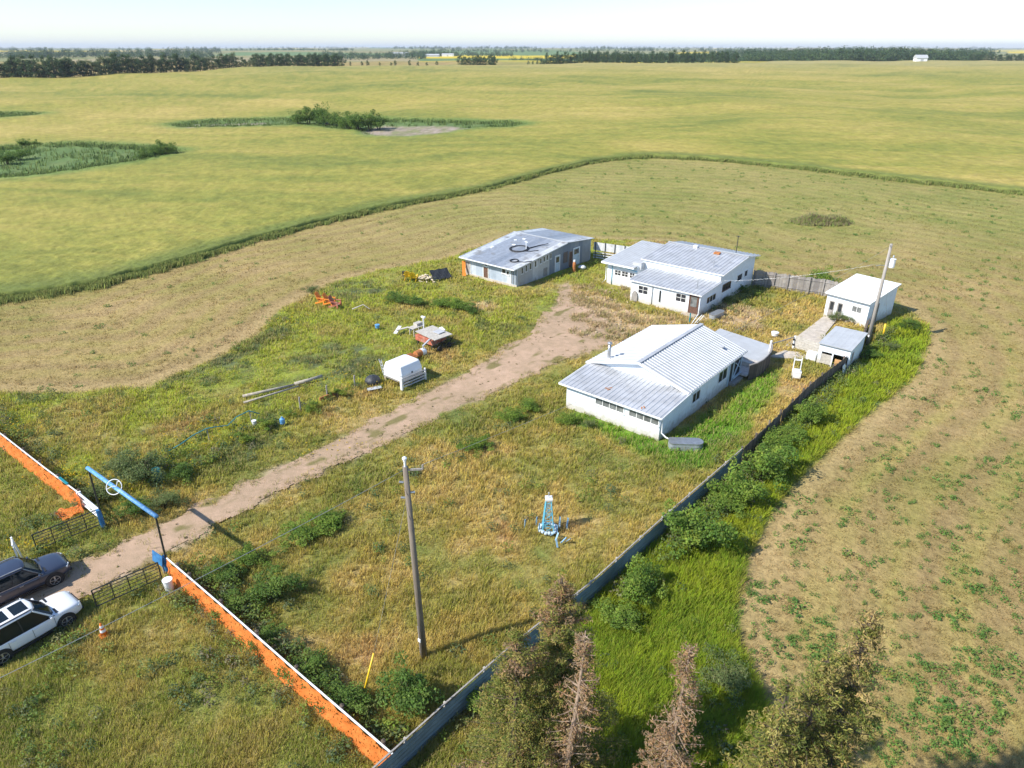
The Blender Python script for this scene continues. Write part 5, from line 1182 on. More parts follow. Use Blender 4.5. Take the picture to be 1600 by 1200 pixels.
def junk():
    t = thing('farm_implement', 'old red machine with a bleached board laid on top in the left yard', 'machine', (-45.3,42,0))
    MB().box(-47.0,-44.6,41.3,43.2,0.5,1.05).build('body', M['red'], t, bevel=0.03)
    MB().obox((-45.6,42.5,1.22),3.0,2.2,0.07,rz=-0.08,ry=0.03).build('top_board', M['plank'], t)
    for (x,y) in ((-46.8,41.5),(-44.8,41.5),(-44.8,43.0),(-46.8,43.0)): MB().box(x-0.08,x+0.08,y-0.08,y+0.08,-0.1,0.5).build('leg', M['blackm'], t)
    fr = MB()
    for y in (41.3,42.0,42.7,43.3): fr.bar((-44.5,y,0.1),(-43.9,y+0.2,1.0),0.07,0.07)
    fr.bar((-44.2,41.2,0.7),(-44.2,43.5,0.75),0.08,0.08).bar((-43.9,41.0,0.35),(-43.8,43.6,0.35),0.08,0.08); fr.build('frame', M['blackm'], t)
    for y in (41.6,42.9): MB().lathe([(0.02,-0.05),(0.28,-0.06),(0.30,0.0),(0.28,0.06),(0.02,0.05)],(-43.9,y,0.3),16,'x').build('wheel', M['tyre'], t)
    MB().obox((-45.3,42.9,1.31),0.9,0.9,0.04).build('panel', M['grey'], t)
    d = thing('barrel', 'white and rust orange barrel lying on its side below the old machine', 'barrel', (-44.3,39.7,0))
    MB().lathe([(0.02,0),(0.33,0.0),(0.34,0.6),(0.36,0.62),(0.34,0.64),(0.34,1.2),(0.02,1.2)],(-44.5,39.0,0.38),16,'y').build('drum', M['rust'], d)
    MB().lathe([(0.352,0.68),(0.352,1.15)],(-44.5,39.0,0.38),16,'y').build('band', M['white'], d)
    s = thing('steel_channel', 'short grey steel channel propped over the rusty barrel', 'beam', (-44.5,40.5,0)); MB().bar((-44.4,39.9,1.0),(-44.9,41.3,1.12),0.16,0.10).tube([(-44.4,39.95,0),(-44.4,39.95,1.0)],0.06,8).build('beam', M['grey'], s)
    b = thing('rusty_mesh', 'rust orange mesh panel lying in the grass behind the truck canopy', 'mesh panel', (-44.6,38.0,0))
    m = MB(); 
    for k in range(9): m.bar((-45.1+k*0.13,37.0,0.36),(-45.0+k*0.13,38.9,0.46),0.06,0.05)
    for k in range(8): m.bar((-45.1,37.1+k*0.25,0.41),(-44.0,37.1+k*0.25,0.41),0.04,0.04)
    m.build('mesh', M['rust'], b)
    p = thing('tall_post', 'white capped pipe post standing beside the old red machine', 'post', (-48.2,43.6,0)); MB().tube([(-48.2,43.6,0),(-48.2,43.6,1.9)],0.07,8).box(-48.45,-47.95,43.5,43.7,1.85,1.98).build('pipe', M['white'], p)
    st = thing('stool', 'small bleached wooden table with four legs among the junk', 'table', (-48.9,43.1,0))
    MB().obox((-48.9,43.2,0.85),0.8,1.5,0.06).build('top', M['plank'], st)
    for (x,y) in ((-49.2,42.6),(-48.6,42.6),(-48.6,43.8),(-49.2,43.8)): MB().box(x-0.04,x+0.04,y-0.04,y+0.04,0,0.82).build('leg', M['plank'], st)
    bx = thing('wooden_box', 'pale box sitting on the small bleached table', 'box', (-49.0,43.4,0.88)); MB().box(-49.3,-48.75,43.2,44.0,0.885,1.15).build('box', M['plank'], bx)
    for i, (x,y,z,sx,sy,rz,m,lb) in enumerate(((-50.5,42.1,0.42,0.35,1.5,0.5,'white','broken white board at the left end of the junk heap'),(-50.1,42.4,0.55,0.3,1.3,-0.6,'plank','bleached board crossing the broken white board'),(-49.8,43.6,0.40,0.4,1.2,0.2,'grey','grey plank between junk heap and small table'),(-47.2,44.3,0.45,1.1,0.8,0.3,'grey','grey metal sheet behind the old red machine'),(-46.7,44.6,0.7,0.9,0.5,-0.4,'white','white sheet tilted behind the old red machine'))):
        q = thing('junk_board', lb, 'board', (x,y,z)); MB().obox((x,y,z),sx,sy,0.05,rz=rz,rx=0.15).build('board', M[m], q)
    x, y = at(590,514); q = thing('blue_tub', 'small blue grey tub in the grass left of the junk heap', 'tub', (x,y,0)); MB().lathe([(0.2,0.1),(0.26,0.45),(0.02,0.45)],(x,y,0.1),12).build('tub', M['blue'], q)
    q = thing('fallen_branch', 'bent pale branch lying in the grass of the left yard', 'branch', (-56,41,0)); a, b, c = at(551,486), at(568,481), at(578,486); MB().tube([(*a,0.3),(*b,0.45),(*c,0.32)],0.07,7,0.04).build('branch', M['plank'], q, smooth=True)
junk()
def adirondack(m, label, px, py, rz, group):
    t = thing('garden_chair', label, 'chair', (0,0,0), group)
    s = MB()
    for k in range(5): s.obox((0, 0.02+k*0.105, 0.36-k*0.022), 0.56, 0.095, 0.025, rx=-0.2)
    s.build('seat', M[m], t)
    b = MB()
    for k in range(5): b.obox((-0.24+k*0.12, -0.24-0.008*abs(k-2), 0.70-0.03*abs(k-2)), 0.11, 0.025, 0.80-0.06*abs(k-2), rx=0.42)
    b.bar((-0.3,-0.16,0.5),(0.3,-0.16,0.5),0.05,0.07); b.build('backrest', M[m], t)
    for x in (-0.35,0.35):
        MB().obox((x, 0.16, 0.58), 0.15, 0.75, 0.03).build('armrest', M[m], t)
        MB().obox((x, 0.46, 0.29), 0.035, 0.12, 0.58).build('leg', M[m], t)
        MB().bar((x*0.86, 0.5, 0.34), (x*0.86, -0.42, 0.04), 0.035, 0.13).build('leg', M[m], t)
    x, y = at(px, py); t.location = (x, y, 0.12); t.rotation_euler = (0,0,rz); t.scale = (1.25,1.25,1.25)
for a in (('yellow','yellow slatted garden chair on the left of the pair by the firewood',638,438,math.radians(35),'yellow garden chairs'),('yellow','yellow slatted garden chair nearest the firewood heap',646,440,math.radians(35),'yellow garden chairs'),
          ('orangeplank','orange slatted garden chair standing alone at the left of the three',502,474,math.radians(-65),'orange garden chairs'),('orangeplank','orange slatted garden chair in the middle of the three',514,476,math.radians(-65),'orange garden chairs'),('red','red and orange slatted garden chair at the right of the three',523,480,math.radians(-65),'orange garden chairs')): adirondack(*a)
def firewood():
    t = thing('firewood_heap', 'heap of split pale firewood beside the yellow chairs', 'firewood', (-61,56.2,0)); r = random.Random(9)
    for k in range(46):
        x = -61.1 + r.gauss(0,0.55); y = 56.1 + r.gauss(0,0.5); z = 0.15 + max(0, 0.75*(1-math.hypot((x+61.1)/1.3,(y-56.1)/1.2))) * r.uniform(0.6,1)
        a = r.uniform(0,6.3); d = Vector((math.cos(a)*0.24, math.sin(a)*0.24, r.uniform(-.08,.08))); c = Vector((x,y,z))
        MB().tube([c-d,c+d],0.085,6).build('split_log', M['logend'], t)
    q = thing('black_tarp_panel', 'black sheet leaning on the right end of the firewood heap', 'tarp', (-60.2,57.6,0))
    mb = MB(); n = 7
    vs = [(-60.9+1.5*i/n*0.55+0.9*j/n, 56.5+2.3*i/n, 0.25+1.05*(1-j/n)+0.05*math.sin(i*2.1+j)) for j in range(n+1) for i in range(n+1)]
    mb.add(vs, [(j*(n+1)+i, j*(n+1)+i+1, (j+1)*(n+1)+i+1, (j+1)*(n+1)+i) for j in range(n) for i in range(n)])
    o = mb.build('sheet', M['tarp'], q, fix=False); s = o.modifiers.new('t','SOLIDIFY'); s.thickness = 0.03
    b = thing('dark_bin', 'dark round bin beside the left yellow chair', 'bin', (-64,54.4,0)); x, y = at(632,432); MB().lathe([(0.22,0),(0.28,0.7),(0.02,0.75)],(x,y,0.05),12).build('bin', M['black'], b)
    p = thing('orange_plank', 'orange plank leaning on the left front corner of the barn', 'plank', (-59.2,61.0,0)); MB().bar((-58.9,60.7,0),(-59.5,61.3,1.75),0.45,0.06).build('plank', M['orangeplank'], p)
    c = thing('gas_cylinder', 'rust brown gas cylinder standing beside the barn door', 'cylinder', (0,0,0)); x, y = at(897,424); MB().lathe([(0.2,0),(0.22,0.05),(0.22,1.15),(0.15,1.35),(0.05,1.42),(0.05,1.5),(0.02,1.5)],(x,y,0),14).build('bottle', M['rust'], c, smooth=True); MB().lathe([(0.14,1.36),(0.14,1.6),(0.02,1.62)],(x,y,0),12).build('cap', M['white'], c)
    x, y = at(909,419); c = thing('white_sack', 'white sack slumped on the ground beside the gas cylinder', 'sack', (x,y,0)); mb = MB().lathe([(0.1,0),(0.5,0.05),(0.55,0.25),(0.3,0.45),(0.02,0.5)],(x,y,0),12); r2 = random.Random(2); mb.v = [(a+r2.uniform(-.08,.08),b_+r2.uniform(-.08,.08),z) for a,b_,z in mb.v]; mb.build('sack', M['white'], c, smooth=True)
    for i,(x,y,rz,lb) in enumerate(((-29.9,65.2,0.3,'green stake stuck upright before the rear house door'),)):
        g = thing('green_stake', lb, 'stake', (x,y,0)); px, py = at(1077,505); MB().tube([(px,py,0),(px,py,1.2)],0.07,8).build('stake', M['teal'], g)
    for k,(p0,p1,z1,lb) in enumerate((((1080,507),(1091,490),0.9,'white pole leaning left by the rear house step'),((1084,507),(1097,491),0.9,'white pole leaning in the middle by the rear house step'),((1089,505),(1100,492),0.7,'white pole leaning right by the rear house step'))):
        g = thing('white_pole', lb, 'pole', (*at(*p0),0), 'poles by the rear house step'); MB().tube([(*at(*p0),0.1),(*at(*p1,z1),z1)],0.04,7).build('pole', M['white'], g)
firewood()
def tower():
    x, y = at(856,829); t = thing('windmill_tower', 'small blue lattice garden windmill tower in the front yard grass', 'garden tower', (x,y,0)); hh = 2.25
    cs = [(-1,-1),(1,-1),(1,1),(-1,1)]; B, T = 0.34, 0.15
    R_ = Matrix.Rotation(math.radians(40),3,'Z')
    P_ = lambda k, f: Vector((x,y,0)) + R_ @ Vector((cs[k%4][0]*(B+(T-B)*f), cs[k%4][1]*(B+(T-B)*f), 0)) + Vector((0,0,0.1+hh*f))
    for k in range(4): MB().bar(P_(k,0), P_(k,1), 0.048,0.048).build('leg', M['blue2'], t)
    br = MB()
    for lv in range(5):
        for k in range(4):
            br.bar(P_(k,lv/5), P_(k+1,lv/5), 0.022,0.022); br.bar(P_(k,lv/5), P_(k+1,(lv+1)/5), 0.02,0.02); br.bar(P_(k+1,lv/5), P_(k,(lv+1)/5), 0.02,0.02)
    br.build('bracing', M['blue2'], t)
    MB().obox((x,y,hh+0.14),0.42,0.42,0.12,rz=math.radians(40)).build('platform', M['white'], t)
    MB().lathe([(0.03,0),(0.05,0.3),(0.01,0.34)],(x,y,hh+0.24),8).build('finial', M['chrome'], t)
    s = MB(); r = random.Random(3)
    for k in range(16): a = 2*math.pi*k/16; s.obox((x+0.5*math.cos(a),y+0.5*math.sin(a),0.16+r.uniform(0,0.12)),0.2,0.16,0.14,rz=a)
    s.build('stone_ring', M['lightblue'], t, bevel=0.03)
    pk = [(820,826),(838,822),(842,832),(874,826),(885,828),(860,838),(870,834),(868,846),(876,850),(883,848),(871,857)]
    for i,(px,py) in enumerate(pk):
        u, v = at(px,py); q = thing('blue_picket', 'short weathered blue picket in the broken ring around the garden tower', 'picket', (u,v,0), 'blue pickets around the garden tower')
        ln = 0.75 if i < 5 else 0.5; a = r.uniform(0,3); MB().bar((u,v,0.12),(u+math.cos(a)*0.3*(i>2)+0.03,v+math.sin(a)*0.3*(i>2),ln),0.10,0.03).build('picket', M['paleblue'], q)
tower()
def gate_yard():
    # weathered panel gate, pipe rail and slabs between the deck and the small shed
    t = thing('plank_panel', 'weathered pale plank panel standing beside the small outbuilding', 'fence panel', (-17,63.8,0))
    b = MB()
    for k in range(5): b.add(*_plank((-18.3,64.2),(-15.6,63.5),0.1+k*0.25,0.33+k*0.25,0.03))
    b.build('boards', M['plank'], t)
    for (x,y) in ((-18.35,64.25),(-15.6,63.5)): MB().box(x-0.07,x+0.07,y-0.07,y+0.07,-0.1,1.25).build('post', M['white'], t)
    MB().box(-18.45,-18.25,64.05,64.12,0.85,1.0).build('hinge', M['black'], t); MB().box(-18.45,-18.25,64.05,64.12,0.35,0.5).build('hinge', M['black'], t)
    r = thing('pipe_rail', 'thin grey pipe rail from the deck post to the plank panel', 'rail', (-19,62.5,0)); MB().tube([(-19.3,60.5,1.35),(-18.9,62.3,1.2),(-18.4,64.2,1.15)],0.05,8).build('rail', M['greywood'], r)
    w_ = MB()
    for pts in ([(-19.3,60.7),(-17.3,61.6),(-16.2,62.6),(-17.2,63.6),(-18.7,63.0)], [(-19.1,64.4),(-16.6,64.0),(-16.3,66.8),(-17.1,70.0),(-17.5,75.0),(-18.9,75.0),(-19.0,70.0)]): w_.prism([(x,y) for x,y in pts],-0.1,0.06,'z')
    o = w_.build('walkway', M['concrete']); tag(o, kind='structure')
    c = thing('old_chair', 'white high backed open frame chair alone in the grass behind the near house', 'chair', (0,0,0))
    for x in (-0.3,0.3): MB().bar((x,-0.30,0),(x,-0.42,1.75),0.07,0.07).build('back_post', M['white'], c); MB().bar((x,0.28,0),(x,0.28,0.62),0.07,0.07).build('leg', M['white'], c)
    MB().obox((0,0,0.64),0.72,0.66,0.06).build('seat', M['white'], c); MB().obox((0,-0.405,1.55),0.60,0.035,0.14,rx=0.07).build('back_rail', M['white'], c); MB().obox((0,0.3,0.34),0.6,0.04,0.5).build('front_panel', M['white'], c)
    MB().obox((0.0,-0.02,0.75),0.45,0.35,0.12).build('cushion', M['white'], c, bevel=0.04)
    x, y = at(1243,590); c.location = (x,y,0.05); c.rotation_euler = (0,0,math.radians(205))
    pn = thing('white_post_pair', 'white panel lying against the dark board fence near the outbuilding', 'panel', (-13.4,61.2,0)); MB().obox((-12.75,61.0,0.45),0.05,0.7,1.0,ry=-0.2).build('panel', M['white'], pn)
gate_yard()
# stones and clods of the torn ground by the rear house
def clods():
    r = np.random.default_rng(8); V = []; Fc = []; Cc = []
    base = np.array([(1,0,0),(0,1,0),(-1,0,0),(0,-1,0),(0,0,1)]); k = 0
    for i in range(420):
        px, py = r.uniform(900,1000), r.uniform(448,525)
        if r.uniform() < 0.35: px, py = r.uniform(985,1190), r.uniform(480,515)
        u, v = at(px, py)
        if not outside(np.array([u]), np.array([v]))[0]: continue
        s = r.uniform(0.05,0.17); a = r.uniform(0,6.3); q = base*np.array((s*r.uniform(.7,1.4),s,s*0.7)) + r.normal(size=(5,3))*s*0.2
        q = np.stack([q[:,0]*math.cos(a)-q[:,1]*math.sin(a), q[:,0]*math.sin(a)+q[:,1]*math.cos(a), q[:,2]], -1) + np.array((u,v,0.03))
        V.append(q); Fc += [(k,k+1,k+4),(k+1,k+2,k+4),(k+2,k+3,k+4),(k+3,k,k+4)]; k += 5
        c = np.array((0.46,0.36,0.23))*r.uniform(0.65,1.15); Cc.append(np.repeat(c[None],5,0))
    o = np_mesh('earth_clods', np.concatenate(V), np.array(Fc), M['road'], np.concatenate(Cc)); tag(o, 'pale clods and dead weeds on the torn ground before the rear house', 'clods', kind='stuff')
clods()
def dead_weeds():
    r = np.random.default_rng(88); U, V_ = [], []
    for i in range(2600):
        px, py = (r.uniform(890,1005), r.uniform(445,530)) if r.uniform() < 0.6 else (r.uniform(985,1200), r.uniform(478,520))
        u, v = at(px, py); U.append(u); V_.append(v)
    u, v = np.array(U), np.array(V_); k = outside(u, v) & (fbm(u / 1.5, v / 1.5, 89, 3) > 0.54); u, v = u[k], v[k]
    o = blades('dead_weeds', u, v, np.zeros(len(u)), r.uniform(0.12, 0.4, len(u)), ramp(r.uniform(0, 1, len(u)), [(0.66,0.50,0.30),(0.58,0.42,0.24),(0.46,0.35,0.17),(0.34,0.36,0.09)]), 12, 0.4, 0.055, 1.2, 90); tag(o, 'straw coloured dead weeds on the torn ground between the houses', 'weeds', kind='stuff')
dead_weeds()

# ------------------------------------------------------------------ bushes and trees
def bush_mesh(name, seed, n, size, cols, clumps=26, flatness=0.75, ragged=0.35):
    """unit bush (radius about 1, height about 1.5) of leaf clumps spread through the crown"""
    r = np.random.default_rng(seed)
    d = r.normal(size=(clumps,3)); d[:,2] = np.abs(d[:,2])*0.9 - 0.15; d /= np.linalg.norm(d,axis=1,keepdims=True)
    rad = r.uniform(0.45, 0.95, (clumps,1)) * (1 + r.uniform(-ragged, ragged, (clumps,1)))
    cent = d*rad*np.array((0.85,0.85,flatness)) + np.array((0,0,0.62))
    cr = r.uniform(0.22, 0.42, (clumps,1))*np.ones((1,3))*np.array((1,1,0.8))
    col = ramp(r.uniform(0,1,clumps), cols)
    V, c, i = leaves(cent, cr, n, size, col, r, updir=0.5)
    V[:,2] = np.maximum(V[:,2], 0.02)
    me_o = np_mesh(name, V, quads(n), M['leaf'], np.clip(c,0,0.8)); me = me_o.data; bpy.data.objects.remove(me_o); return me
def twig_mesh(seed, n=7):
    r = random.Random(seed); mb = MB()
    for i in range(n):
        a = r.uniform(0,6.3); k = r.uniform(0.25,0.6); mb.tube([(0.06*math.cos(a),0.06*math.sin(a),-0.1),(k*0.5*math.cos(a),k*0.5*math.sin(a),0.4),(k*math.cos(a),k*math.sin(a),0.95)],0.035,5,0.012)
    o = mb.build('stems', M['bark']); me = o.data; bpy.data.objects.remove(o); return me
GREEN = [(0.10,0.18,0.028),(0.17,0.265,0.035),(0.25,0.33,0.05)]
DARK = [(0.07,0.135,0.024),(0.115,0.195,0.03),(0.17,0.25,0.045)]
OLIVE = [(0.10,0.145,0.045),(0.15,0.195,0.06),(0.20,0.235,0.08)]
BM = {'lilac': [bush_mesh('leaf_crown', s, 3800, 0.058, GREEN, 34, 0.75, 0.75) for s in (1,2,3)], 'dark': [bush_mesh('leaf_crown', s, 3800, 0.052, DARK, 36, 0.8, 0.8) for s in (4,5)],
      'willow': [bush_mesh('leaf_crown', 6, 4200, 0.045, OLIVE, 40, 0.7, 0.8)], 'yellow': [bush_mesh('leaf_crown', 7, 2200, 0.06, [(0.14,0.23,0.03),(0.21,0.28,0.035),(0.30,0.31,0.04)], 18, 0.7, 0.6)]}
TW = [twig_mesh(s) for s in (1,2)]
_bn = [0]
def bush(kind, u, v, r, h, label, group=None, z=0.0, cat='bush'):
    k = _bn[0]; _bn[0] += 1; ms = BM[kind]
    t = thing('bush', label, cat, (u,v,z), group)
    for nm, me in (('crown', ms[k % len(ms)]), ('stems', TW[k % 2])):
        o = bpy.data.objects.new(nm, me); COL.objects.link(o); o.parent = t
    t.scale = (r*(0.85+0.35*((k*0.618)%1)), r*(1.2-0.35*((k*0.618)%1)), h/1.4); t.rotation_euler = (0,0,k*2.4)
for px, py, r, h, lb in ((985,928,1.25,2.0,'round green bush nearest the spruces along the metal fence'),(1072,850,1.75,2.6,'biggest round green bush against the metal fence'),(1115,800,1.0,1.6,'small olive bush between two bigger bushes on the metal fence'),(1138,785,1.45,2.3,'dense green bush on the metal fence, paired with a taller one'),
                         (1185,745,1.75,2.5,'taller green bush beside the start of the dark board fence'),(1206,705,1.3,1.7,'low spreading green bush along the dark board fence'),(1256,660,1.15,1.9,'upright green bush leaning over the dark board fence'),(1230,685,0.9,1.2,'small green bush between two bushes on the dark board fence'),(962,975,0.9,1.4,'small dark green bush just beyond the spruce tips')):
    u, v = at(px,py); bush('lilac', u+0.35, v, r, h, lb, 'bushes along the right hand fence')
for px, py, r, h, kd, lb in ((640,1105,1.35,2.1,'dark','large dark green bush at the bottom beside the yellow guy guard'),(430,932,1.1,1.4,'dark','round green bush alone in the lower front yard'),(803,655,1.0,0.9,'lilac','green bush by the drive near the front of the white house'),(828,640,0.9,0.8,'lilac','lower green bush closest to the house along the drive'),(745,702,1.05,0.8,'lilac','low spreading green bush between drive and garden tower'),
    (513,822,1.25,1.0,'lilac','longest low bush beside the middle of the drive'),(470,840,1.0,0.9,'lilac','low bush by the drive left of the longest one'),(390,880,0.9,0.9,'lilac','green shrub near the orange net inside the yard'),(352,905,1.0,1.1,'dark','shadowy shrub behind the orange net close to the gate'),(365,955,1.0,0.9,'dark','weedy shrub pressed against the orange net, upper'),(420,1010,0.9,0.9,'dark','weedy shrub pressed against the orange net, middle'),(480,1060,1.1,1.0,'dark','weedy shrub pressed against the orange net, lower'),(540,1110,1.1,1.2,'dark','dark shrub between the orange net and yellow guy guard'),
    (225,750,1.6,2.2,'willow','big grey green willow bush in front of the teal barrel'),(190,742,1.2,1.7,'willow','willow bush just left of the biggest one, behind the arch'),(155,780,1.1,1.3,'willow','low bush between the arch post and the left net fence'),(210,800,1.0,0.9,'dark','dark low shrub under the arch crossbar'),(255,790,1.1,0.9,'willow','low shrub on the verge right of the arch emblem'),(290,745,1.0,0.9,'dark','dark shrub behind the teal barrel'),
    (378,692,0.8,1.0,'yellow','yellow green bush beside the green hose'),(418,672,0.85,0.9,'yellow','yellow green bush next to the blue jug'),(488,640,0.75,0.8,'yellow','small leafy bush between the first two fence posts'),(528,620,0.75,0.9,'yellow','small leafy bush between the last two fence posts'),(455,650,0.5,0.6,'yellow','tiny yellow bush right of the blue jug'),
    (1285,448,1.7,2.1,'lilac','spreading green bush behind the white shed'),(1262,448,1.0,1.4,'lilac','smaller bush behind the grey board fence left of the shed'),(1318,500,0.8,0.9,'willow','weedy bush before the double doors of the white shed'),(1338,503,0.7,0.9,'willow','weedy bush below the window of the white shed'),(1302,500,0.6,0.9,'willow','weedy bush at the left door of the white shed'),(1278,558,0.6,0.6,'lilac','little green bush at the corner of the small outbuilding'),
    (1360,560,0.9,0.9,'dark','dark weedy bush at the foot of the transformer pole'),(1420,512,1.1,0.9,'dark','dark weedy clump beside the white shed wall'),(1390,545,1.0,0.8,'willow','pale weedy clump below the short yellow guard'),(620,470,1.3,0.9,'dark','dark green plant clump at the left end of the garden row'),(650,475,1.3,0.9,'dark','blue green plant clump second in the garden row'),(690,478,1.3,0.9,'lilac','bright green plant clump in the middle of the garden row'),(715,482,1.2,1.0,'lilac','bright green plant clump near the right end of the garden row'),(733,487,1.1,0.9,'dark','dark green plant clump at the right end of the garden row'),
    (488,455,0.9,0.7,'willow','grey green weed clump above the orange chairs'),(378,690,0.5,0.6,'willow','grey weed clump by the green hose'),(1130,1075,1.2,1.5,'willow','dark weedy bush at the edge of the cut ground beside the dead spruce'),(770,1110,0.9,1.2,'lilac','green bush below the gap of the metal fence'),(1155,455,0.8,0.9,'dark','dark weeds along the shaded wall of the rear house'),(1135,470,0.9,0.7,'willow','weed clump beside the rear house side windows'),(890,660,0.8,0.8,'lilac','leafy weed clump at the left front corner of the near house'),(920,668,0.5,0.8,'willow','pale leafy weed against the front wall of the near house')):
    u, v = at(px,py); bush(kd, u, v, r, h, lb, 'shrubs about the yard')
# mound in the hay field
u, v = c2w(*at_t(1282,347)); zt = float(terr_w(u,v))
def mound():
    r = np.random.default_rng(3); N = 1000; a = r.uniform(0,6.3,N); q = np.sqrt(r.uniform(0,1,N)); x = u + np.cos(a)*q*5.2*S5 + np.sin(a)*q*2.6*(-C5); y = v + np.cos(a)*q*5.2*C5 + np.sin(a)*q*2.6*S5
    c = ramp(r.uniform(0,1,N), [(0.34,0.42,0.10),(0.28,0.37,0.09),(0.42,0.42,0.15),(0.44,0.34,0.22)])
    o = blades('weed_mound', x, y, terr_w(x,y), 0.3+0.95*(1-q**2)*(0.5+vnoise(x*0.7,y*0.7,4)), c, 10, 0.4, 0.12, 0.5, 4, (0.30,0.22,0.15)); tag(o, 'low mound of tall weeds in the cut hay field behind the shed', 'weeds', kind='stuff')
mound()

def road_tufts():
    r = np.random.default_rng(77); N = 2600; u = r.uniform(-58, -26, N); v = r.uniform(-5, 64, N); d = sdist(ROAD, u, v)
    mid = np.exp(-((d + 1.75) / 0.35) ** 2) * (v < 48); k = (d < 0.6) & (r.uniform(0, 1, N) < 0.34 + 0.75 * mid + 0.75 * sstep(-0.9, 0.2, d)); u, v = u[k], v[k]; n = len(u)
    rd = r.uniform(0.07, 0.2, n); cent = np.stack([u, v, np.full(n, 0.05)], -1); rad = np.stack([rd, rd, rd * 0.45], -1)
    V, c, i = leaves(cent, rad, n * 14, 0.045, ramp(r.uniform(0, 1, n), [(0.13,0.13,0.05),(0.20,0.19,0.06),(0.26,0.20,0.10)]), r, updir=0.8)
    M_ = 9000; u = r.uniform(-58, -26, M_); v = r.uniform(-5, 64, M_); d = sdist(ROAD, u, v) + (fbm(u / 1.6, v / 1.6, 61, 4) - 0.5) * 1.8; k = (d > -0.7) & (d < 0.8) & (r.uniform(0, 1, M_) < 0.9); u, v = u[k], v[k]
    o = blades('verge_grass', u, v, np.full(len(u), 0.0), r.uniform(0.08, 0.26, len(u)), ramp(r.uniform(0, 1, len(u)), [(0.48,0.36,0.15),(0.38,0.33,0.11),(0.27,0.30,0.08)]), 9, 0.25, 0.03, 1.1, 78); tag(o, 'short dry grass along the ragged edges of the dirt drive', 'grass', kind='stuff')
    o = np_mesh('drive_weeds', V, quads(n * 14), M['leaf'], np.clip(c, 0, 0.8)); tag(o, 'small weeds growing in the dirt drive and along its ragged edges', 'weeds', kind='stuff')
road_tufts()
def tree_mesh(seed, n, size, cols, tall=1.0, conif=False, clumps=38):
    """unit tree: height about 1"""
    r = np.random.default_rng(seed); f = r.uniform(0.10, 1.0, clumps); a = r.uniform(0, 6.3, clumps)
    rr = (np.where(f < 0.5, 0.30, 0.30*(1-f)/0.5) if conif else 0.33*np.sin(np.pi*np.clip((f+0.12)/1.15,0,1))**0.7)*r.uniform(0.3,1.0,clumps)
    cent = np.stack([np.cos(a)*rr, np.sin(a)*rr, f*0.93], -1); cr = r.uniform(0.08,0.16,(clumps,1))*np.array((1,1,0.75))
    V, c, i = leaves(cent, cr, n, size, ramp(r.uniform(0,1,clumps), cols), r, updir=0.4)
    o = np_mesh('crown', V, quads(n), M['leaf'], np.clip(c,0,0.8)); me = o.data; bpy.data.objects.remove(o)
    mb = MB().tube([(0,0,-0.06),(0.01,0,0.4),(0.0,0.01,0.8)],0.022,6,0.006)
    for k in range(4): a0 = k*1.7; mb.tube([(0,0,0.25+0.1*k),(0.16*math.cos(a0),0.16*math.sin(a0),0.45+0.1*k)],0.010,5,0.004)
    o = mb.build('trunk', M['bark']); tm = o.data; bpy.data.objects.remove(o); return me, tm
FOREST = [(0.035,0.072,0.026),(0.058,0.105,0.036),(0.095,0.145,0.050)]
FPALE = [(0.075,0.115,0.045),(0.115,0.155,0.062),(0.15,0.18,0.08)]
TM = [tree_mesh(s, 1900, 0.028, FOREST) for s in (21,22,23)] + [tree_mesh(s, 1900, 0.028, FPALE) for s in (24,)] + [tree_mesh(s, 1500, 0.026, FOREST, conif=True) for s in (25,26)]
def belt(label, px0, px1, d0, d1, h0, h1, n, kinds, seed, group, span=12):
    r = random.Random(seed)
    for i in range(n):
        f = (i + r.uniform(-0.4,0.4))/n; px = px0 + (px1-px0)*f; yc = d0 + (d1-d0)*f + r.uniform(0, span); xc = (px-800)/F*1.105*yc
        u, v = c2w(xc, yc); h = h0 + (h1-h0)*r.random()
        t = thing('tree', label, 'tree', (u, v, float(terr(xc,yc))-0.2), group); k = r.choice(kinds)
        for nm, me in zip(('crown','trunk'), TM[k]):
            o = bpy.data.objects.new(nm, me); COL.objects.link(o); o.parent = t
        t.scale = (h*r.uniform(0.85,1.25), h*r.uniform(0.85,1.25), h); t.rotation_euler = (0,0,r.uniform(0,6.3))
LB = 'leafy dark tree in the long tree belt beyond the grain field at left'
belt(LB, -60, 260, 424, 472, 8.5, 12, 54, (0,1,2,3), 1, 'trees of the left belt'); belt(LB, 20, 80, 428, 432, 12.5, 15, 6, (0,1,3), 2, 'trees of the left belt'); belt(LB, 160, 250, 450, 466, 11.5, 14, 7, (0,1,2), 12, 'trees of the left belt')
belt(LB, 255, 450, 472, 590, 9.5, 13.5, 38, (0,1,2,3), 3, 'trees of the left belt')
belt(LB, 446, 474, 592, 600, 5, 8, 6, (0,3), 13, 'trees of the left belt')
belt('leafy tree in the shorter wood just right of the left belt', 470, 585, 612, 640, 8.5, 11.5, 32, (0,1,2), 4, 'trees of the second wood', 25)
belt('low tree in the small clump at the far field edge left of the central wood', 733, 782, 690, 705, 8, 10.5, 12, (0,1,3), 5, 'trees of the small clump', 15)
belt('low shrubby tree on the far edge of the grain field', 590, 720, 650, 690, 3, 5.5, 10, (0,3), 6, 'low trees at the field edge', 20)
belt('dark tree in the central wood at the far edge of the grain field', 845, 1092, 752, 762, 9.5, 13.5, 64, (4,5,4,0,1), 7, 'trees of the central wood', 30)
belt('small pine at the left tip of the central wood', 822, 850, 752, 755, 4.5, 8, 6, (4,5,3), 8, 'trees at the tip of the central wood', 10)
belt('dark tree in the wood beside the small white barn far right', 1385, 1490, 955, 975, 9, 13, 26, (0,1,2,3), 9, 'trees by the far barn', 22)
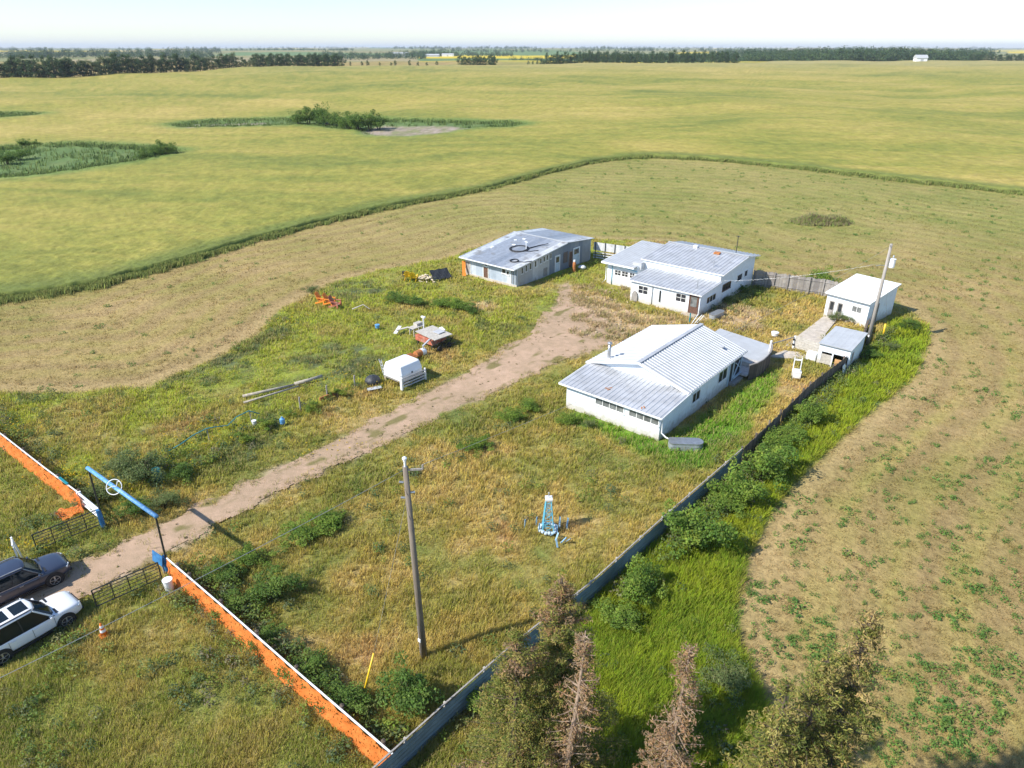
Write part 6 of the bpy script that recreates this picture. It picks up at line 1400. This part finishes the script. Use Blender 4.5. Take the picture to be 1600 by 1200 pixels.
belt('low tree in the hedge line at the far right', 1500, 1600, 1010, 1040, 4.5, 7, 12, (0,1), 10, 'trees of the far right hedge', 15)
def woods():
    r = np.random.default_rng(55); C, Rr, Cl = [], [], []
    bands = [(-150,420,1420,1750,16,1000),(1095,1255,1010,1320,17,520),(1255,1395,1010,1250,16,420),(1250,1420,1500,1800,16,260),(440,600,3050,3300,13,160),(880,1110,1150,1500,15,380),(560,690,1400,1650,15,140),(-120,430,2350,2700,16,350),
             (660,800,1750,2000,15,170),(700,1050,2900,3200,15,260),(1050,1260,2000,2400,17,340),(1500,1640,1900,2100,6,60),(1260,1660,3400,3650,17,320),(-150,500,3150,3500,16,360),(650,1150,4200,5200,18,420),(-150,1750,5900,6600,20,900),(1100,1700,6400,7200,20,400),(800,860,1100,1180,10,30),(-150,1750,8800,9800,26,800)]
    for p0, p1, d0, d1, h, n in bands:
        px = r.uniform(p0, p1, n); yc = r.uniform(d0, d1, n); xc = (px-800)/F*1.11*yc; gate = fbm(xc/(d0*0.06), yc/(d0*0.1), 91, 2); k = (gate > 0.40) | (yc < 1350)
        px, yc, xc = px[k], yc[k], xc[k]; u, v = c2w(xc, yc); hh = h*r.uniform(0.6,1.1,len(u))*(0.55+0.8*fbm(xc/(d0*0.035), yc/300, 95, 2)); z = terr(xc,yc)
        for lv, fr in ((0.30,0.42),(0.52,0.40),(0.76,0.26)):
            C.append(np.stack([u + r.normal(0,0.08,len(u))*hh, v + r.normal(0,0.08,len(u))*hh, z + hh*lv], -1)); Rr.append(np.stack([hh*fr*1.1, hh*fr*1.1, hh*0.26], -1)); Cl.append(ramp(r.uniform(0,1,len(u)), FOREST))
    C, Rr, Cl = map(np.concatenate, (C, Rr, Cl)); n = len(C)*34
    V, c, i = leaves(C, Rr, n, Rr[:,0]*0.20, Cl, r, updir=0.5)
    o = np_mesh('far_woods', V, quads(n), M['leaf'], np.clip(c,0,0.8)); tag(o, 'far off woods and hedgerows fading to blue along the horizon', 'woods', kind='stuff')
woods()

# ------------------------------------------------------------------ the ragged spruces at the front
def spruce(label, top, h, dead, seed, R=1.9, tip=None, bare=0.25, den=1.0, bend=0.0):
    r = np.random.default_rng(seed); u, v = at(top[0], top[1], h)
    t = thing('spruce', label, 'spruce', (u, v, 0), 'spruces at the bottom of the yard' if not dead else 'dead spruces at the bottom of the yard')
    tk = MB(); path = [(u+bend*math.sin(f*2.2)*f, v+bend*0.6*f*f, -0.2+(h+0.2)*f) for f in np.linspace(0,1,9)]
    off = np.array([path[-1][0]-u, path[-1][1]-v]); path = [(x-off[0], y-off[1], z) for x,y,z in path]
    tk.tube(path, 0.16, 8, 0.02)
    cent, rad, col = [], [], []
    nb = int(150*den)
    for b in range(nb):
        f = r.uniform(0.08,1)**0.8; z = h*f; a = r.uniform(0,6.3); L = R*(1-f)**0.8*r.uniform(0.35,1.25)+0.18
        i = f*8; k = min(int(i),7); w_ = i-k; bx, by = [path[k][q]*(1-w_)+path[k+1][q]*w_ for q in (0,1)]
        ex, ey, ez = bx+math.cos(a)*L, by+math.sin(a)*L, z + (0.30*L if f > 0.8 else -0.12*L + 0.1)
        tk.tube([(bx,by,z),((bx+ex)/2,(by+ey)/2,(z+ez)/2-0.05*L),(ex,ey,ez)],0.022,5,0.005)
        isb = r.uniform() < (0.97 if dead else 0.06 + bare*(f > 0.80))
        m = max(2, int(L/0.16))
        for q in range(m):
            s = 0.18+0.85*(q+r.uniform(0,1))/m
            for side in (-1,0,1):
                if r.uniform() < (0.45 if isb else 0.28): continue
                o = side*0.26*L*(1.1-s)*r.uniform(0.4,1.1)
                cent.append((bx+(ex-bx)*s-math.sin(a)*o, by+(ey-by)*s+math.cos(a)*o, z+(ez-z)*s-0.05*abs(side)+r.normal()*0.05))
                rad.append((0.17,0.17,0.09))
                if isb and tip is not None: col.append(np.array(tip)*r.uniform(0.8,1.2))
                elif isb: col.append(np.array([(0.38,0.23,0.11),(0.44,0.30,0.17),(0.33,0.23,0.14)])[r.integers(3)])
                else: col.append(np.array([(0.19,0.215,0.045),(0.27,0.27,0.065),(0.35,0.32,0.09),(0.13,0.165,0.04),(0.38,0.30,0.10)])[r.integers(5)])
    cent, rad, col = map(np.array, (cent, rad, col)); n = len(cent)*(12 if not dead else 7)
    V, c, i = leaves(cent, rad, n, 0.034, col, r, updir=0.3)
    # needles: long thin slivers
    Q = V.reshape(-1,4,3); m0 = Q.mean(1, keepdims=True); ax = Q[:,2:3]-Q[:,0:1]; Q[:,0:1] -= ax*0.5; Q[:,2:3] += ax*0.5
    tk.build('trunk', M['deadbark' if dead else 'bark'], t)
    o = np_mesh('needles', Q.reshape(-1,3) - np.array((u,v,0)), quads(n), M['needle'], np.clip(c,0,0.8), t)
    return t
spruce('tall green and brown spruce hiding the gap in the metal fence', (878,908), 10.5, False, 1, 3.0, None, 0.5, 2.0)
spruce('lower green spruce left of the tall one at the bottom edge', (806,985), 9.5, False, 2, 2.4, None, 0.3, 1.4)
spruce('bare brown dead spruce right of the tall green one', (915,985), 10.0, True, 3, 1.25, den=0.95, bend=0.5)
spruce('slim brown dead spruce standing alone before the bright green grass', (1078,1012), 10.0, True, 4, 1.45, den=1.2, bend=0.25)
spruce('yellow green spruce with a bare forked top on the cut ground', (1362,962), 12.5, False, 5, 2.7, (0.44,0.34,0.14), 0.6, 1.8)
spruce('short yellow green spruce left of the forked one', (1232,1070), 11.0, False, 6, 2.1, (0.42,0.36,0.12), 0.3, 1.3)
spruce('yellow green spruce between the short one and the forked one', (1295,1025), 11.5, False, 7, 2.2, (0.42,0.36,0.12), 0.3, 1.3)
def marsh_bushes():
    for px, py, r, h, lb in ((468,196,3.2,4.2,'leftmost willow of the long clump in the marsh'),(482,195,3.8,5.0,'second willow from the left in the marsh clump'),(498,194,4.2,5.8,'tallest willow in the left half of the marsh clump'),(513,197,3.6,4.6,'willow in the middle of the marsh clump'),(528,199,3.2,3.8,'low willow where the marsh clump dips'),(545,203,3.4,4.6,'willow right of the dip in the marsh clump'),(560,205,3.6,5.0,'willow near the right end of the marsh clump'),(578,204,3.6,5.2,'bushy willow beside the pale reed bed'),(592,202,3.0,4.4,'rightmost willow of the marsh clump'),
        (228,250,2.2,2.4,'low willow left of the pair by the near marsh'),(243,246,2.2,2.8,'middle willow by the near marsh'),(260,244,2.4,3.4,'dark willow at the tip of the near marsh'),(10,257,3.0,3.0,'dark willow at the left end of the near marsh'),(32,250,2.4,2.6,'smaller willow right of the dark one in the near marsh'),(40,229,2.0,2.0,'low willow on the dry rise above the near marsh'),(55,229,1.6,1.6,'tiny willow on the dry rise above the near marsh')):
        x, y = at_t(px, py); u, v = c2w(x, y); bush('dark', u, v, r, h, lb, 'willows in the marshes', z=float(terr(x, y)))
marsh_bushes()
# the air: far woods fade to blue
hz = MB().box(-27500,27500,-27500,27500,-45,150).build('haze', bpy.data.materials.new('hazy_air')); hm = hz.data.materials[0]; hm.use_nodes = True
for n in list(hm.node_tree.nodes):
    if n.type == 'BSDF_PRINCIPLED': hm.node_tree.nodes.remove(n)
pv = hm.node_tree.nodes.new('ShaderNodeVolumePrincipled'); pv.inputs['Color'].default_value = (0.80, 0.88, 1.0, 1); pv.inputs['Density'].default_value = 0.00008
hm.node_tree.links.new(pv.outputs[0], hm.node_tree.nodes['Material Output'].inputs['Volume']); tag(hz, kind='stuff', label='thin pale haze over the far country', cat='haze')
